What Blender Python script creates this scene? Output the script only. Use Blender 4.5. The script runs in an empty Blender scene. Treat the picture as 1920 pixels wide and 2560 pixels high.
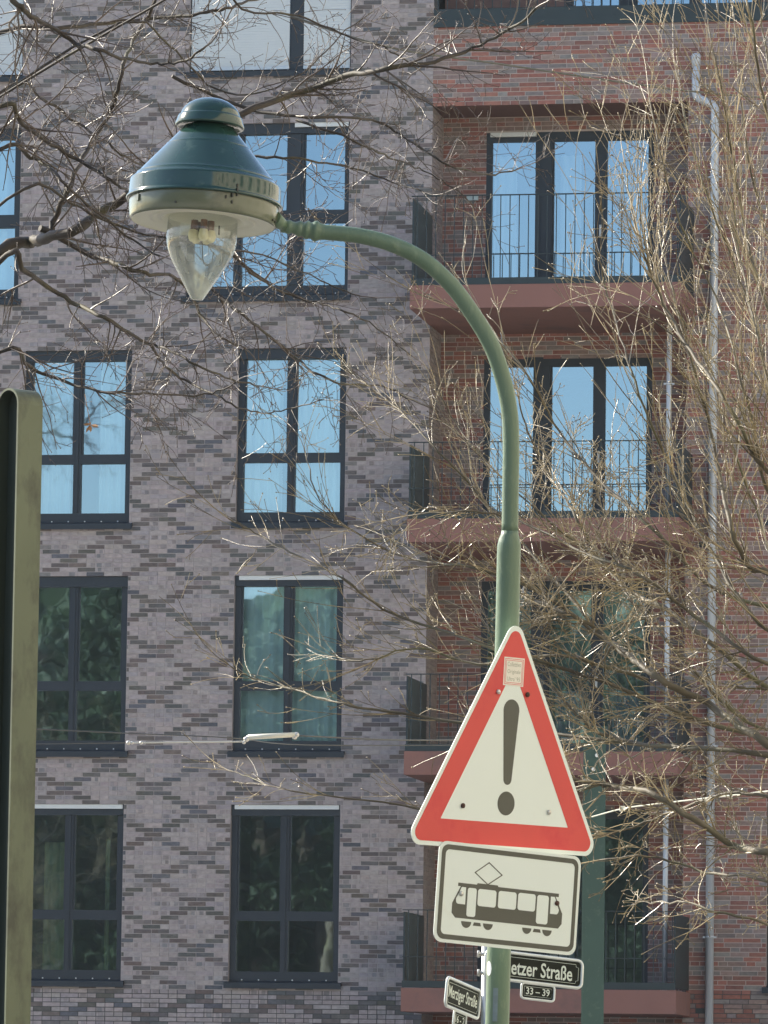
import bpy, bmesh, math, random
from mathutils import Vector, Matrix
R = math.radians
random.seed(11)

# ------------------------------------------------------------------ camera
F = 13500.0                                   # focal length in pixels of a 1920 x 2560 picture
CAM = Vector((17.9355, -71.7891, 1.7))
PSI, TH, RO = 0.1775, 0.1090, 0.0133          # yaw to the left, pitch up, roll
FW = Vector((-math.sin(PSI) * math.cos(TH), math.cos(PSI) * math.cos(TH), math.sin(TH)))
RT0 = Vector((math.cos(PSI), math.sin(PSI), 0))
UP0 = RT0.cross(FW)
RT = RT0 * math.cos(RO) + UP0 * math.sin(RO)
UP = -RT0 * math.sin(RO) + UP0 * math.cos(RO)
scene = bpy.context.scene
cd = bpy.data.cameras.new('camera')
cam = bpy.data.objects.new('camera', cd)
scene.collection.objects.link(cam)
cd.sensor_fit = 'VERTICAL'
cd.sensor_height = 36.0
cd.sensor_width = 27.0
cd.lens = F / 2560 * 36.0
cd.clip_start = 0.5
cd.clip_end = 2000
M = Matrix((RT, UP, -FW)).transposed().to_4x4()
M.translation = CAM
cam.matrix_world = M
scene.camera = cam


def at(x, y, dep):
    """the point of the place that stands dep metres away behind a spot of the photograph"""
    return CAM + (FW + RT * ((x - 960) / F) - UP * ((y - 1280) / F)) * dep


# ------------------------------------------------------------------ light
SUN_EL = R(33)
sun_h = Vector((-0.93, 0.37, 0)).normalized()
SUN = Vector((sun_h.x * math.cos(SUN_EL), sun_h.y * math.cos(SUN_EL), math.sin(SUN_EL)))
world = bpy.data.worlds.new('World')
scene.world = world
world.use_nodes = True
wn = world.node_tree.nodes
sky = wn.new('ShaderNodeTexSky')
sky.sky_type = 'NISHITA'
sky.sun_disc = False
sky.sun_elevation = SUN_EL
sky.sun_rotation = math.atan2(SUN.x, SUN.y)
sky.air_density = 1.0
sky.dust_density = 0.8
sky.ozone_density = 1.0
wn['Background'].inputs['Strength'].default_value = 0.14
world.node_tree.links.new(sky.outputs[0], wn['Background'].inputs['Color'])
sl = bpy.data.lights.new('sun', 'SUN')
sl.energy = 5.0
sl.angle = R(0.53)
sl.color = (1.0, 0.92, 0.78)
so = bpy.data.objects.new('sun', sl)
so.rotation_euler = (-SUN).to_track_quat('-Z', 'Y').to_euler()
so.location = (0, 0, 60)
scene.collection.objects.link(so)
scene.view_settings.view_transform = 'Standard'
scene.view_settings.look = 'None'
scene.view_settings.gamma = 1.0
scene.view_settings.use_curve_mapping = False
scene.view_settings.exposure = 0.97
scene.render.engine = 'CYCLES'
scene.cycles.max_bounces = 5
scene.cycles.diffuse_bounces = 3
scene.cycles.glossy_bounces = 3
scene.cycles.transmission_bounces = 3
scene.cycles.volume_bounces = 0
scene.cycles.transparent_max_bounces = 10

# ------------------------------------------------------------------ helpers
COL = scene.collection


class MB:
    """collects faces; build() links them as one mesh object"""

    def __init__(s):
        s.v, s.f, s.c, s.m = [], [], [], []
        s.sm = []

    def face(s, pts, col=None, smooth=False):
        n = len(s.v)
        s.v.extend(tuple(p) for p in pts)
        s.f.append(tuple(range(n, n + len(pts))))
        s.c.append(col)
        s.sm.append(smooth)

    def box(s, x0, x1, y0, y1, z0, z1, col=None, skip=''):
        n = len(s.v)
        s.v += [(x0, y0, z0), (x1, y0, z0), (x1, y1, z0), (x0, y1, z0), (x0, y0, z1), (x1, y0, z1), (x1, y1, z1), (x0, y1, z1)]
        fs = {'b': (0, 3, 2, 1), 't': (4, 5, 6, 7), 'f': (0, 1, 5, 4), 'k': (2, 3, 7, 6), 'l': (3, 0, 4, 7), 'r': (1, 2, 6, 5)}
        for k, q in fs.items():
            if k not in skip:
                s.f.append(tuple(n + i for i in q))
                s.c.append(col)
                s.sm.append(False)

    def obox(s, o, e1, e2, e3, col=None):
        """box spanned from corner o by three edge vectors"""
        P = [o, o + e1, o + e1 + e2, o + e2]
        P += [p + e3 for p in P]
        n = len(s.v)
        s.v += [tuple(p) for p in P]
        fs = [(0, 3, 2, 1), (4, 5, 6, 7), (0, 1, 5, 4), (2, 3, 7, 6), (3, 0, 4, 7), (1, 2, 6, 5)]
        if e1.cross(e2).dot(e3) < 0:
            fs = [q[::-1] for q in fs]
        for q in fs:
            s.f.append(tuple(n + i for i in q))
            s.c.append(col)
            s.sm.append(False)

    def tube(s, pts, rad, sides=6, caps=True, col=None, smooth=True):
        m = len(pts)
        n0 = len(s.v)
        d = (pts[1] - pts[0]).normalized()
        a = d.orthogonal().normalized()
        for i in range(m):
            if i == 0:
                t = pts[1] - pts[0]
            elif i == m - 1:
                t = pts[i] - pts[i - 1]
            else:
                t = pts[i + 1] - pts[i - 1]
            if t.length_squared < 1e-14:
                t = d
            d = t.normalized()
            a = a - d * a.dot(d)
            if a.length_squared < 1e-12:
                a = d.orthogonal()
            a.normalize()
            b = d.cross(a)
            r = rad[i] if hasattr(rad, '__len__') else rad
            p = pts[i]
            for k in range(sides):
                w = 2 * math.pi * k / sides
                s.v.append(tuple(p + a * (r * math.cos(w)) + b * (r * math.sin(w))))
        for i in range(m - 1):
            for k in range(sides):
                k2 = (k + 1) % sides
                s.f.append((n0 + i * sides + k, n0 + i * sides + k2, n0 + (i + 1) * sides + k2, n0 + (i + 1) * sides + k))
                s.c.append(col)
                s.sm.append(smooth)
        if caps:
            s.f.append(tuple(n0 + k for k in range(sides))[::-1])
            s.f.append(tuple(n0 + (m - 1) * sides + k for k in range(sides)))
            s.c += [col, col]
            s.sm += [False, False]

    def lathe(s, prof, o, ax, seg=48, close=False):
        """prof: list of (distance along ax, radius)"""
        ax = ax.normalized()
        a = ax.orthogonal().normalized()
        b = ax.cross(a)
        n0 = len(s.v)
        for (h, r) in prof:
            for k in range(seg):
                w = 2 * math.pi * k / seg
                s.v.append(tuple(o + ax * h + (a * math.cos(w) + b * math.sin(w)) * r))
        for i in range(len(prof) - 1):
            for k in range(seg):
                k2 = (k + 1) % seg
                s.f.append((n0 + i * seg + k, n0 + i * seg + k2, n0 + (i + 1) * seg + k2, n0 + (i + 1) * seg + k))
                s.c.append(None)
                s.sm.append(True)

    def prism(s, poly, o, e1, e2, nrm, t):
        """polygon in the (e1, e2) plane at o, thick t along nrm"""
        A = [o + e1 * p[0] + e2 * p[1] for p in poly]
        B = [p + nrm * t for p in A]
        s.face(B)
        s.face(A[::-1])
        for i in range(len(A)):
            j = (i + 1) % len(A)
            s.face([A[i], A[j], B[j], B[i]])

    def build(s, name, material, parent=None, auto=None):
        off = parent.matrix_world.translation if False else (PLOC.get(parent.name, Vector((0, 0, 0))) if parent else Vector((0, 0, 0)))
        me = bpy.data.meshes.new(name)
        ox, oy, oz = off
        me.from_pydata([(x - ox, y - oy, z - oz) for x, y, z in s.v], [], s.f)
        if any(s.sm):
            me.polygons.foreach_set('use_smooth', s.sm)
        if any(c is not None for c in s.c):
            at_ = me.attributes.new('tint', 'FLOAT_COLOR', 'FACE')
            flat = []
            for c in s.c:
                c = c or (0.3, 0.3, 0.3)
                flat += [c[0], c[1], c[2], 1.0]
            at_.data.foreach_set('color', flat)
        me.materials.append(material)
        me.update()
        o = bpy.data.objects.new(name, me)
        COL.objects.link(o)
        if parent:
            o.parent = parent
            PLOC[o.name] = off.copy()
        return o


PLOC = {}


def tag(o, label=None, cat=None, group=None, kind=None):
    if label:
        o['label'] = label
    if cat:
        o['category'] = cat
    if group:
        o['group'] = group
    if kind:
        o['kind'] = kind
    return o


def thing(name, label, cat, loc, group=None):
    o = bpy.data.objects.new(name, None)
    o.empty_display_size = 0.2
    COL.objects.link(o)
    o.location = loc
    PLOC[o.name] = Vector(loc)
    return tag(o, label, cat, group)


def inst(name, mesh, parent, loc, col=None):
    o = bpy.data.objects.new(name, mesh)
    COL.objects.link(o)
    o.parent = parent
    o.location = Vector(loc) - PLOC[parent.name]
    if col:
        o.color = (*col, 1)
    return o


def node_mat(name):
    m = bpy.data.materials.new(name)
    m.use_nodes = True
    nt = m.node_tree
    return m, nt, nt.nodes, nt.links, nt.nodes['Principled BSDF']


def plain(name, col, rough=0.6, metal=0.0, var=0.12, scale=6.0, bump=0.0, bscale=80.0, dirt_or_shade=None, coat=0.0, spec=0.5, stretch=None):
    """a colour with uneven wear: noise changes the tone, an optional second noise lays dirt"""
    m, nt, n, l, b = node_mat(name)
    tc = n.new('ShaderNodeTexCoord')
    src = tc.outputs['Object']
    if stretch:
        mp = n.new('ShaderNodeMapping')
        mp.inputs['Scale'].default_value = stretch
        l.new(src, mp.inputs['Vector'])
        src = mp.outputs[0]
    no = n.new('ShaderNodeTexNoise')
    no.inputs['Scale'].default_value = scale
    no.inputs['Detail'].default_value = 6
    l.new(src, no.inputs['Vector'])
    mx = n.new('ShaderNodeMix')
    mx.data_type = 'RGBA'
    mx.inputs[6].default_value = (*[c * (1 - var) for c in col], 1)
    mx.inputs[7].default_value = (*[min(1, c * (1 + var)) for c in col], 1)
    l.new(no.outputs['Fac'], mx.inputs[0])
    out = mx.outputs[2]
    if dirt_or_shade:
        dcol, amount, dsc = dirt_or_shade
        n2 = n.new('ShaderNodeTexNoise')
        n2.inputs['Scale'].default_value = dsc
        n2.inputs['Detail'].default_value = 8
        n2.inputs['Roughness'].default_value = 0.65
        l.new(src, n2.inputs['Vector'])
        rp = n.new('ShaderNodeValToRGB')
        rp.color_ramp.elements[0].position = 0.62 - amount * 0.3
        rp.color_ramp.elements[1].position = 0.78 - amount * 0.2
        l.new(n2.outputs['Fac'], rp.inputs[0])
        m2 = n.new('ShaderNodeMix')
        m2.data_type = 'RGBA'
        l.new(rp.outputs[0], m2.inputs[0])
        l.new(out, m2.inputs[6])
        m2.inputs[7].default_value = (*dcol, 1)
        out = m2.outputs[2]
    l.new(out, b.inputs['Base Color'])
    b.inputs['Roughness'].default_value = rough
    b.inputs['Metallic'].default_value = metal
    b.inputs['Coat Weight'].default_value = coat
    b.inputs['Specular IOR Level'].default_value = spec
    if bump:
        n3 = n.new('ShaderNodeTexNoise')
        n3.inputs['Scale'].default_value = bscale
        n3.inputs['Detail'].default_value = 5
        l.new(src, n3.inputs['Vector'])
        bp = n.new('ShaderNodeBump')
        bp.inputs['Strength'].default_value = bump
        bp.inputs['Distance'].default_value = 0.01
        l.new(n3.outputs['Fac'], bp.inputs['Height'])
        l.new(bp.outputs[0], b.inputs['Normal'])
    return m


def brick_mat(name, by_object):
    m, nt, n, l, b = node_mat(name)
    if by_object:
        a = n.new('ShaderNodeObjectInfo')
        c = a.outputs['Color']
    else:
        a = n.new('ShaderNodeAttribute')
        a.attribute_name = 'tint'
        c = a.outputs['Color']
    g = n.new('ShaderNodeNewGeometry')
    mp = n.new('ShaderNodeMapping')
    mp.inputs['Scale'].default_value = (14, 14, 22)
    l.new(g.outputs['Position'], mp.inputs['Vector'])
    no = n.new('ShaderNodeTexNoise')
    no.inputs['Scale'].default_value = 1.0
    no.inputs['Detail'].default_value = 5
    l.new(mp.outputs[0], no.inputs['Vector'])
    mr = n.new('ShaderNodeMapRange')
    mr.inputs['From Min'].default_value = 0.25
    mr.inputs['From Max'].default_value = 0.75
    mr.inputs['To Min'].default_value = 0.78
    mr.inputs['To Max'].default_value = 1.2
    l.new(no.outputs['Fac'], mr.inputs['Value'])
    mx = n.new('ShaderNodeMix')
    mx.data_type = 'RGBA'
    mx.blend_type = 'MULTIPLY'
    mx.inputs[0].default_value = 1
    l.new(c, mx.inputs[6])
    l.new(mr.outputs[0], mx.inputs[7])
    l.new(mx.outputs[2], b.inputs['Base Color'])
    b.inputs['Roughness'].default_value = 0.85
    b.inputs['Specular IOR Level'].default_value = 0.25
    return m


def glass_mat(name, refl, tint, wob=0.0):
    """coated pane: mirrors the sky and trees across the street, lets the rest through"""
    m, nt, n, l, b = node_mat(name)
    n.remove(b)
    out = n['Material Output']
    gl = n.new('ShaderNodeBsdfGlossy')
    gl.inputs['Roughness'].default_value = 0.015
    gl.inputs['Color'].default_value = (0.64, 0.845, 1.0, 1)
    tr = n.new('ShaderNodeBsdfTransparent')
    tr.inputs['Color'].default_value = (*tint, 1)
    ms = n.new('ShaderNodeMixShader')
    ms.inputs[0].default_value = refl
    l.new(tr.outputs[0], ms.inputs[1])
    l.new(gl.outputs[0], ms.inputs[2])
    l.new(ms.outputs[0], out.inputs['Surface'])
    if wob:
        g = n.new('ShaderNodeNewGeometry')
        no = n.new('ShaderNodeTexNoise')
        no.inputs['Scale'].default_value = 2.2
        no.inputs['Detail'].default_value = 2
        l.new(g.outputs['Position'], no.inputs['Vector'])
        bp = n.new('ShaderNodeBump')
        bp.inputs['Strength'].default_value = 1.0
        bp.inputs['Distance'].default_value = wob
        l.new(no.outputs['Fac'], bp.inputs['Height'])
        l.new(bp.outputs[0], gl.inputs['Normal'])
    return m


MAT = {}
MAT['brick'] = brick_mat('brick_course', False)
MAT['brick_obj'] = brick_mat('brick_single', True)
MAT['mortar_pale'] = plain('mortar_pale', (0.392, 0.350, 0.342), 0.9, var=0.1, scale=9)
MAT['mortar_dark'] = plain('mortar_dark', (0.085, 0.083, 0.085), 0.9, var=0.15, scale=9)
MAT['mortar_red'] = plain('mortar_red', (0.50, 0.42, 0.385), 0.9, var=0.12, scale=9)
MAT['frame'] = plain('anthracite_frame', (0.017, 0.026, 0.036), 0.5, var=0.12, scale=5)
MAT['steel_dark'] = plain('dark_green_steel', (0.020, 0.034, 0.038), 0.45, var=0.2, scale=4)
MAT['concrete'] = plain('oxide_red_concrete', (0.250, 0.122, 0.100), 0.8, var=0.10, scale=3, dirt_or_shade=((0.175, 0.10, 0.09), 0.25, 1.6))
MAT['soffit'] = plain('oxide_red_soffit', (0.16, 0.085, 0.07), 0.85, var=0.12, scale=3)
MAT['zinc'] = plain('zinc_pipe', (0.52, 0.56, 0.60), 0.38, metal=0.15, var=0.16, scale=7, stretch=(1, 1, 0.4))
MAT['white_bar'] = plain('off_white_metal', (0.66, 0.68, 0.66), 0.5, var=0.08)
MAT['shutter'] = plain('pale_shutter', (0.62, 0.68, 0.72), 0.5, var=0.06, scale=2)
MAT['curtain'] = plain('sheer_curtain', (0.80, 0.82, 0.83), 0.9, var=0.08, scale=3)
MAT['curtain_ochre'] = plain('ochre_curtain', (0.42, 0.40, 0.24), 0.9, var=0.1, scale=3)
MAT['room'] = plain('dim_room', (0.26, 0.26, 0.25), 0.9, var=0.2, scale=0.6)
MAT['rivet'] = plain('bright_rivet', (0.7, 0.72, 0.72), 0.4, var=0.05)
MAT['glass_high'] = glass_mat('pane_glass_coated', 0.42, (0.62, 0.78, 0.78), 0.0004)
MAT['glass_door'] = glass_mat('pane_glass_balcony', 0.46, (0.55, 0.66, 0.68), 0.0002)
MAT['plaster'] = plain('plaster', (0.58, 0.54, 0.45), 0.85, var=0.08, scale=0.8)
MAT['roof'] = plain('roof_felt', (0.10, 0.10, 0.10), 0.9)

# ------------------------------------------------------------------ ground
gm = plain('asphalt', (0.09, 0.09, 0.09), 0.9, var=0.2, scale=1.5)
pm = plain('paving', (0.36, 0.34, 0.31), 0.9, var=0.15, scale=2.5)
g = MB()
g.face([(-320, -320, 0), (320, -320, 0), (320, 320, 0), (-320, 320, 0)])
tag(g.build('ground', plain('ground_soil', (0.13, 0.125, 0.10), 0.95, var=0.25, scale=0.5)), kind='structure')
g = MB()
g.face([(-300, -66, 0.006), (300, -66, 0.006), (300, -36, 0.006), (-300, -36, 0.006)])
tag(g.build('road', gm), kind='structure')
for a, b_ in ((-36, -0.02), (-80, -66)):
    g = MB()
    g.box(-300, 300, a, b_, 0.001, 0.13)
    tag(g.build('pavement', pm), kind='structure')

# ------------------------------------------------------------------ brick facades
CH = 0.0625                                    # one course
ZC, UC = 8.725, 2.55                           # a crossing of the diamond pattern


def cut(iv, holes):
    """subtract the holes from the interval"""
    out = [iv]
    for a, b in holes:
        nx = []
        for p, q in out:
            if b <= p or a >= q:
                nx.append((p, q))
            else:
                if a - p > 0.012:
                    nx.append((p, a))
                if q - b > 0.012:
                    nx.append((b, q))
        out = nx
    return out


def mixc(a, b, t):
    return tuple(x + (y - x) * t for x, y in zip(a, b))


def jit(c, s, rng):
    k = 1 + rng.uniform(-s, s)
    return tuple(max(0.01, x * k * (1 + rng.uniform(-s * .25, s * .25))) for x in c)


def pale_tone(m, c, rng, base):
    dark = (m - c) % 10 == 0 or (m + c) % 10 == 0
    if dark:
        col = rng.choice([(0.140, 0.124, 0.118), (0.155, 0.130, 0.122), (0.130, 0.128, 0.126), (0.132, 0.124, 0.112), (0.122, 0.126, 0.140), (0.168, 0.138, 0.126)])
        if rng.random() < 0.14:
            col = mixc(col, (0.30, 0.27, 0.265), rng.uniform(0.4, 0.85))
        return jit(col, 0.16, rng), True
    col = rng.choice([(0.376, 0.326, 0.318), (0.356, 0.308, 0.304), (0.388, 0.336, 0.322), (0.338, 0.304, 0.308), (0.366, 0.318, 0.308)])
    return jit(col, 0.07, rng), False


def red_tone(rng, shade=0):
    t = rng.random()
    if t < 0.52:
        col = rng.choice([(0.300, 0.136, 0.108), (0.272, 0.124, 0.102), (0.328, 0.150, 0.116), (0.246, 0.124, 0.104)])
    elif t < 0.8:
        col = rng.choice([(0.258, 0.190, 0.170), (0.282, 0.212, 0.192), (0.240, 0.174, 0.156)])
    else:
        col = rng.choice([(0.235, 0.212, 0.205), (0.260, 0.236, 0.226), (0.215, 0.185, 0.175)])
    return jit(col, 0.12, rng)


STD = MB()
STD.box(-0.12, 0.12, 0.0, 0.014, -0.026, 0.026)
std_mesh = bpy.data.meshes.new('brick')
std_mesh.from_pydata(STD.v, [], STD.f)
std_mesh.materials.append(MAT['brick_obj'])


def facade_bricks(kind, u0, u1, z0, z1, openings, seed, root, wall_part, u_view, front=0.0, singles=True):
    """lays every course; the 300 nearest whole bricks in view become objects, the rest one part"""
    rng = random.Random(seed)
    whole, mb = [], MB()
    c0, c1 = math.floor((z0 - ZC) / CH), math.ceil((z1 - ZC) / CH)
    for c in range(c0, c1 + 1):
        zc = ZC + c * CH
        za, zb = max(zc - 0.0262, z0), min(zc + 0.0262, z1)
        if zb - za < 0.012:
            continue
        holes = []
        for (a, b, p, q) in openings:
            if p < zc < q:
                holes.append((a - 0.004, b + 0.004))
        pieces = []                             # (left, right, tone)
        if kind == 'pale':
            m = math.floor((u0 - UC) / 0.125) - 2
            if (m - c) % 2:
                m += 1
            while UC + 0.125 * (m - 1) < u1:
                a, b = UC + 0.125 * (m - 1) + 0.0055, UC + 0.125 * (m + 1) - 0.0055
                tone, dark = pale_tone(m, c, rng, None)
                if not dark and rng.random() < 0.55:
                    mid = (a + b) / 2
                    for p, q in ((a, mid - 0.004), (mid + 0.004, b)):
                        t = jit(tone, 0.05, rng)
                        if rng.random() < 0.46:
                            k = rng.uniform(0.2, 0.75)
                            w = rng.uniform(0.045, 0.085)
                            o = rng.uniform(p, q - w)
                            spot = mixc(tone, rng.choice([(0.16, 0.15, 0.155), (0.19, 0.165, 0.155), (0.16, 0.17, 0.18)]), k)
                            for r_ in ((p, o, t), (o, o + w, spot), (o + w, q, t)):
                                if r_[1] - r_[0] > 0.006:
                                    pieces.append(r_)
                        else:
                            pieces.append((p, q, t))
                elif dark and rng.random() < 0.3:
                    k = rng.uniform(0.3, 0.7) * 0.239 + a
                    pieces.append((a, k, tone))
                    pieces.append((k, b, jit(mixc(tone, (0.15, 0.145, 0.15), 0.4), 0.1, rng)))
                else:
                    pieces.append((a, b, tone))
                m += 2
        else:
            x = u0 - rng.uniform(0, 0.25)
            run = 0
            while x < u1:
                w = 0.25 if rng.random() < 0.72 else 0.125
                pieces.append((x + 0.0055, x + w - 0.0055, red_tone(rng)))
                x += w
        for a, b, t in pieces:
            for p, q in cut((max(a, u0), min(b, u1)), holes):
                if q - p < 0.008:
                    continue
                pr = rng.uniform(-0.0025, 0.0015)
                if singles and q - p > 0.2385 and zb - za > 0.052 and u_view[0] < p and q < u_view[1] and 2.8 < zc < 16.8:
                    whole.append(((p + q) / 2, zc, pr, t))
                else:
                    mb.box(p, q, front + pr, front + 0.014, za, zb, t, skip='k')
    whole.sort(key=lambda w: (Vector((w[0], 0, w[1])) - CAM).length)
    for i, (u, z, pr, t) in enumerate(whole):
        if i < 300:
            inst('brick', std_mesh, root, (u, front + pr, z), t)
        else:
            mb.box(u - 0.12, u + 0.12, front + pr, front + 0.014, z - 0.0262, z + 0.0262, t, skip='k')
    o = mb.build('brick_courses', MAT['brick'], root)
    tag(o, kind='stuff')
    return o


def wall_sheet(mb, u0, u1, z0, z1, openings, y):
    """flat wall with rectangular openings cut out"""
    us = sorted({u0, u1, *[v for o in openings for v in o[:2] if u0 < v < u1]})
    zs = sorted({z0, z1, *[v for o in openings for v in o[2:4] if z0 < v < z1]})
    for i in range(len(us) - 1):
        for j in range(len(zs) - 1):
            cu, cz = (us[i] + us[i + 1]) / 2, (zs[j] + zs[j + 1]) / 2
            if any(o[0] < cu < o[1] and o[2] < cz < o[3] for o in openings):
                continue
            mb.face([(us[i], y, zs[j]), (us[i + 1], y, zs[j]), (us[i + 1], y, zs[j + 1]), (us[i], y, zs[j + 1])])


def reveals(mb, openings, y0, y1):
    for (a, b, p, q) in openings:
        mb.face([(a, y0, p), (a, y0, q), (a, y1, q), (a, y1, p)])
        mb.face([(b, y0, p), (b, y1, p), (b, y1, q), (b, y0, q)])
        mb.face([(a, y0, q), (b, y0, q), (b, y1, q), (a, y1, q)])
        mb.face([(a, y0, p), (a, y1, p), (b, y1, p), (b, y0, p)])


ROOF_Z = 20.6
TOPS = {1: 15.075, 2: 11.95, 3: 8.825, 4: 5.70, 0: 18.20}
WH = 2.455                                      # opening height, head to underside of sill
UL0, UL1 = -14.0, 5.66
UR1 = 16.0
pale_open = []
for rw in (2, 3, 4):
    for (a, b) in ((0.0, 1.51), (3.0, 4.51), (-3.9, -2.39)):
        pale_open.append((a, b, TOPS[rw] - WH, TOPS[rw], rw))
for rw in (0, 1):
    for (a, b) in ((2.24, 4.51), (-2.38, -0.12), (-6.2, -3.94)):
        pale_open.append((a, b, TOPS[rw] - WH, TOPS[rw], rw))

pale = thing('apartment_building', 'pale grey brick apartment house with diamond pattern of darker bricks behind the lamp', 'building', (UL1 - 4, 0.0, 0))
w = MB()
op4 = [o[:4] for o in pale_open]
wall_sheet(w, UL0, UL1, 3.19, ROOF_Z, op4, 0.0042)
wall = w.build('wall', MAT['mortar_pale'], pale)
w = MB()
reveals(w, op4, 0.0095, 0.16)
w.build('window_reveals', MAT['mortar_pale'], pale)
w = MB()
wall_sheet(w, UL0, UL1, 0, 3.19, op4, 0.0060)
w.build('plinth_wall', MAT['mortar_dark'], pale)
w = MB()                                        # end wall, back, roof
w.face([(UL0, 0.01, 0), (UL0, 0.01, ROOF_Z), (UL0, 12, ROOF_Z), (UL0, 12, 0)])
w.face([(UL0, 12, 0), (UL0, 12, ROOF_Z), (UL1, 12, ROOF_Z), (UL1, 12, 0)])
w.face([(UL0, 0.01, ROOF_Z), (UL1, 0.01, ROOF_Z), (UL1, 12, ROOF_Z), (UL0, 12, ROOF_Z)])
w.build('rear_shell', MAT['plaster'], pale)
facade_bricks('pale', -2.6, UL1, 1.6, 18.6, op4, 3, pale, wall, (-0.1, 5.62))

# rooms behind the windows: floors, party walls, back wall
rm = MB()
for z in (3.05, 6.16, 9.28, 12.41, 15.53, 18.6):
    rm.box(UL0 + .1, UL1 - .05, 0.3, 5, z - 0.12, z + 0.12)
for u in (-6.9, -3.1, 2.2, 5.5):
    rm.box(u - 0.06, u + 0.06, 0.25, 5, 0.2, ROOF_Z - .2)
rm.face([(UL0, 5, 0), (UL1, 5, 0), (UL1, 5, ROOF_Z), (UL0, 5, ROOF_Z)])
rm.build('room_shell', MAT['room'], pale)


def pane(parent, a, b, p, q, y, mat, name='pane'):
    rng = random.Random(int((a * 131 + p * 977) * 10))
    dx, dz = rng.uniform(-1, 1) * 0.0012, rng.uniform(-1, 1) * 0.0012
    m = MB()
    m.face([(a, y - dx - dz, p), (b, y + dx - dz, p), (b, y + dx + dz, q), (a, y - dx + dz, q)])
    return m.build(name, mat, parent)


def curtain(parent, a, b, p, q, y, mat, amp=0.025, wl=0.11, seed=1):
    rng = random.Random(seed)
    m = MB()
    n = int((b - a) / wl * 6)
    xs = [a + (b - a) * i / n for i in range(n + 1)]
    ph = rng.uniform(0, 6)
    ys = [y + amp * math.sin((x - a) / wl * 6.283 + ph + 0.8 * math.sin(x * 7)) for x in xs]
    for i in range(n):
        m.face([(xs[i], ys[i], p), (xs[i + 1], ys[i + 1], p), (xs[i + 1], ys[i + 1], q), (xs[i], ys[i], q)], smooth=True)
    return m.build('curtain', mat, parent)


rv = MB()
rv.lathe([(0, 0.0), (0, 0.011), (0.006, 0.009), (0.009, 0.0)], Vector((0, 0, 0)), Vector((0, -1, 0)), 8)
rivet_mesh = bpy.data.meshes.new('rivet')
rivet_mesh.from_pydata(rv.v, [], rv.f)
rivet_mesh.materials.append(MAT['rivet'])


def window(root, a, b, p, q, cols, transom, y=0.12, head_bar=None, glass='glass_high', blind=False):
    """anthracite window; cols: glass spans; transom: (z low, z high) or None"""
    f = MB()
    zs = p + 0.075                               # top of the sill
    gt = q - 0.145                               # top of the upper glass
    gb = zs + 0.125
    d0, d1 = y - 0.05, y + 0.04
    f.box(a + 0.002, b - 0.002, d0 - 0.03, d1, gt, q - 0.002)
    f.box(a + 0.002, b - 0.002, d0, d1, zs, gb)
    xs = [a + 0.002] + [v for c in cols for v in c] + [b - 0.002]
    for i in range(0, len(xs), 2):
        f.box(xs[i], xs[i + 1], d0 + 0.001, d1 - 0.001, gb, gt)
        if i not in (0, len(xs) - 2) and transom:       # slim meeting stile, proud
            f.box(xs[i] + 0.035, xs[i + 1] - 0.035, d0 - 0.014, d0 + 0.002, gb + 0.01, gt - 0.01)
    for (c, d) in cols:
        if transom:
            f.box(c, d, d0 + 0.002, d1 - 0.002, transom[0], transom[1])
            # sash edges round the upper light
            f.box(c, c + 0.022, d0 + 0.02, d1 - 0.01, transom[1], gt)
            f.box(d - 0.022, d, d0 + 0.02, d1 - 0.01, transom[1], gt)
    wo = f.build('window', MAT['frame'], root)
    for (c, d) in cols:
        if transom:
            pane(wo, c, d, transom[1], gt, y, MAT[glass])
            pane(wo, c, d, gb, transom[0], y, MAT[glass])
        else:
            pane(wo, c, d, gb, gt, y, MAT[glass])
    s = MB()
    s.obox(Vector((a - 0.05, -0.055, p + 0.0)), Vector((b - a + 0.1, 0, 0)), Vector((0, 0.0, 0.045)), Vector((0, 0.13, 0.03)))
    s.box(a - 0.05, b + 0.05, -0.058, -0.05, p - 0.03, p + 0.046)
    s.build('sill', MAT['frame'], wo)
    n = 6 if b - a < 2 else 9
    for i in range(n):
        inst('rivet', rivet_mesh, wo, (a + (b - a) * (i + 0.75) / (n + 0.5), d0 - 0.001, zs + 0.012))
    if head_bar:
        h = MB()
        h.box(head_bar[0], head_bar[1], 0.012, 0.055, q - 0.062, q - 0.004)
        tag(h.build('blind_rail', MAT['white_bar'], wo), 'pale bottom rail of a raised outside blind')
    return wo


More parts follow.
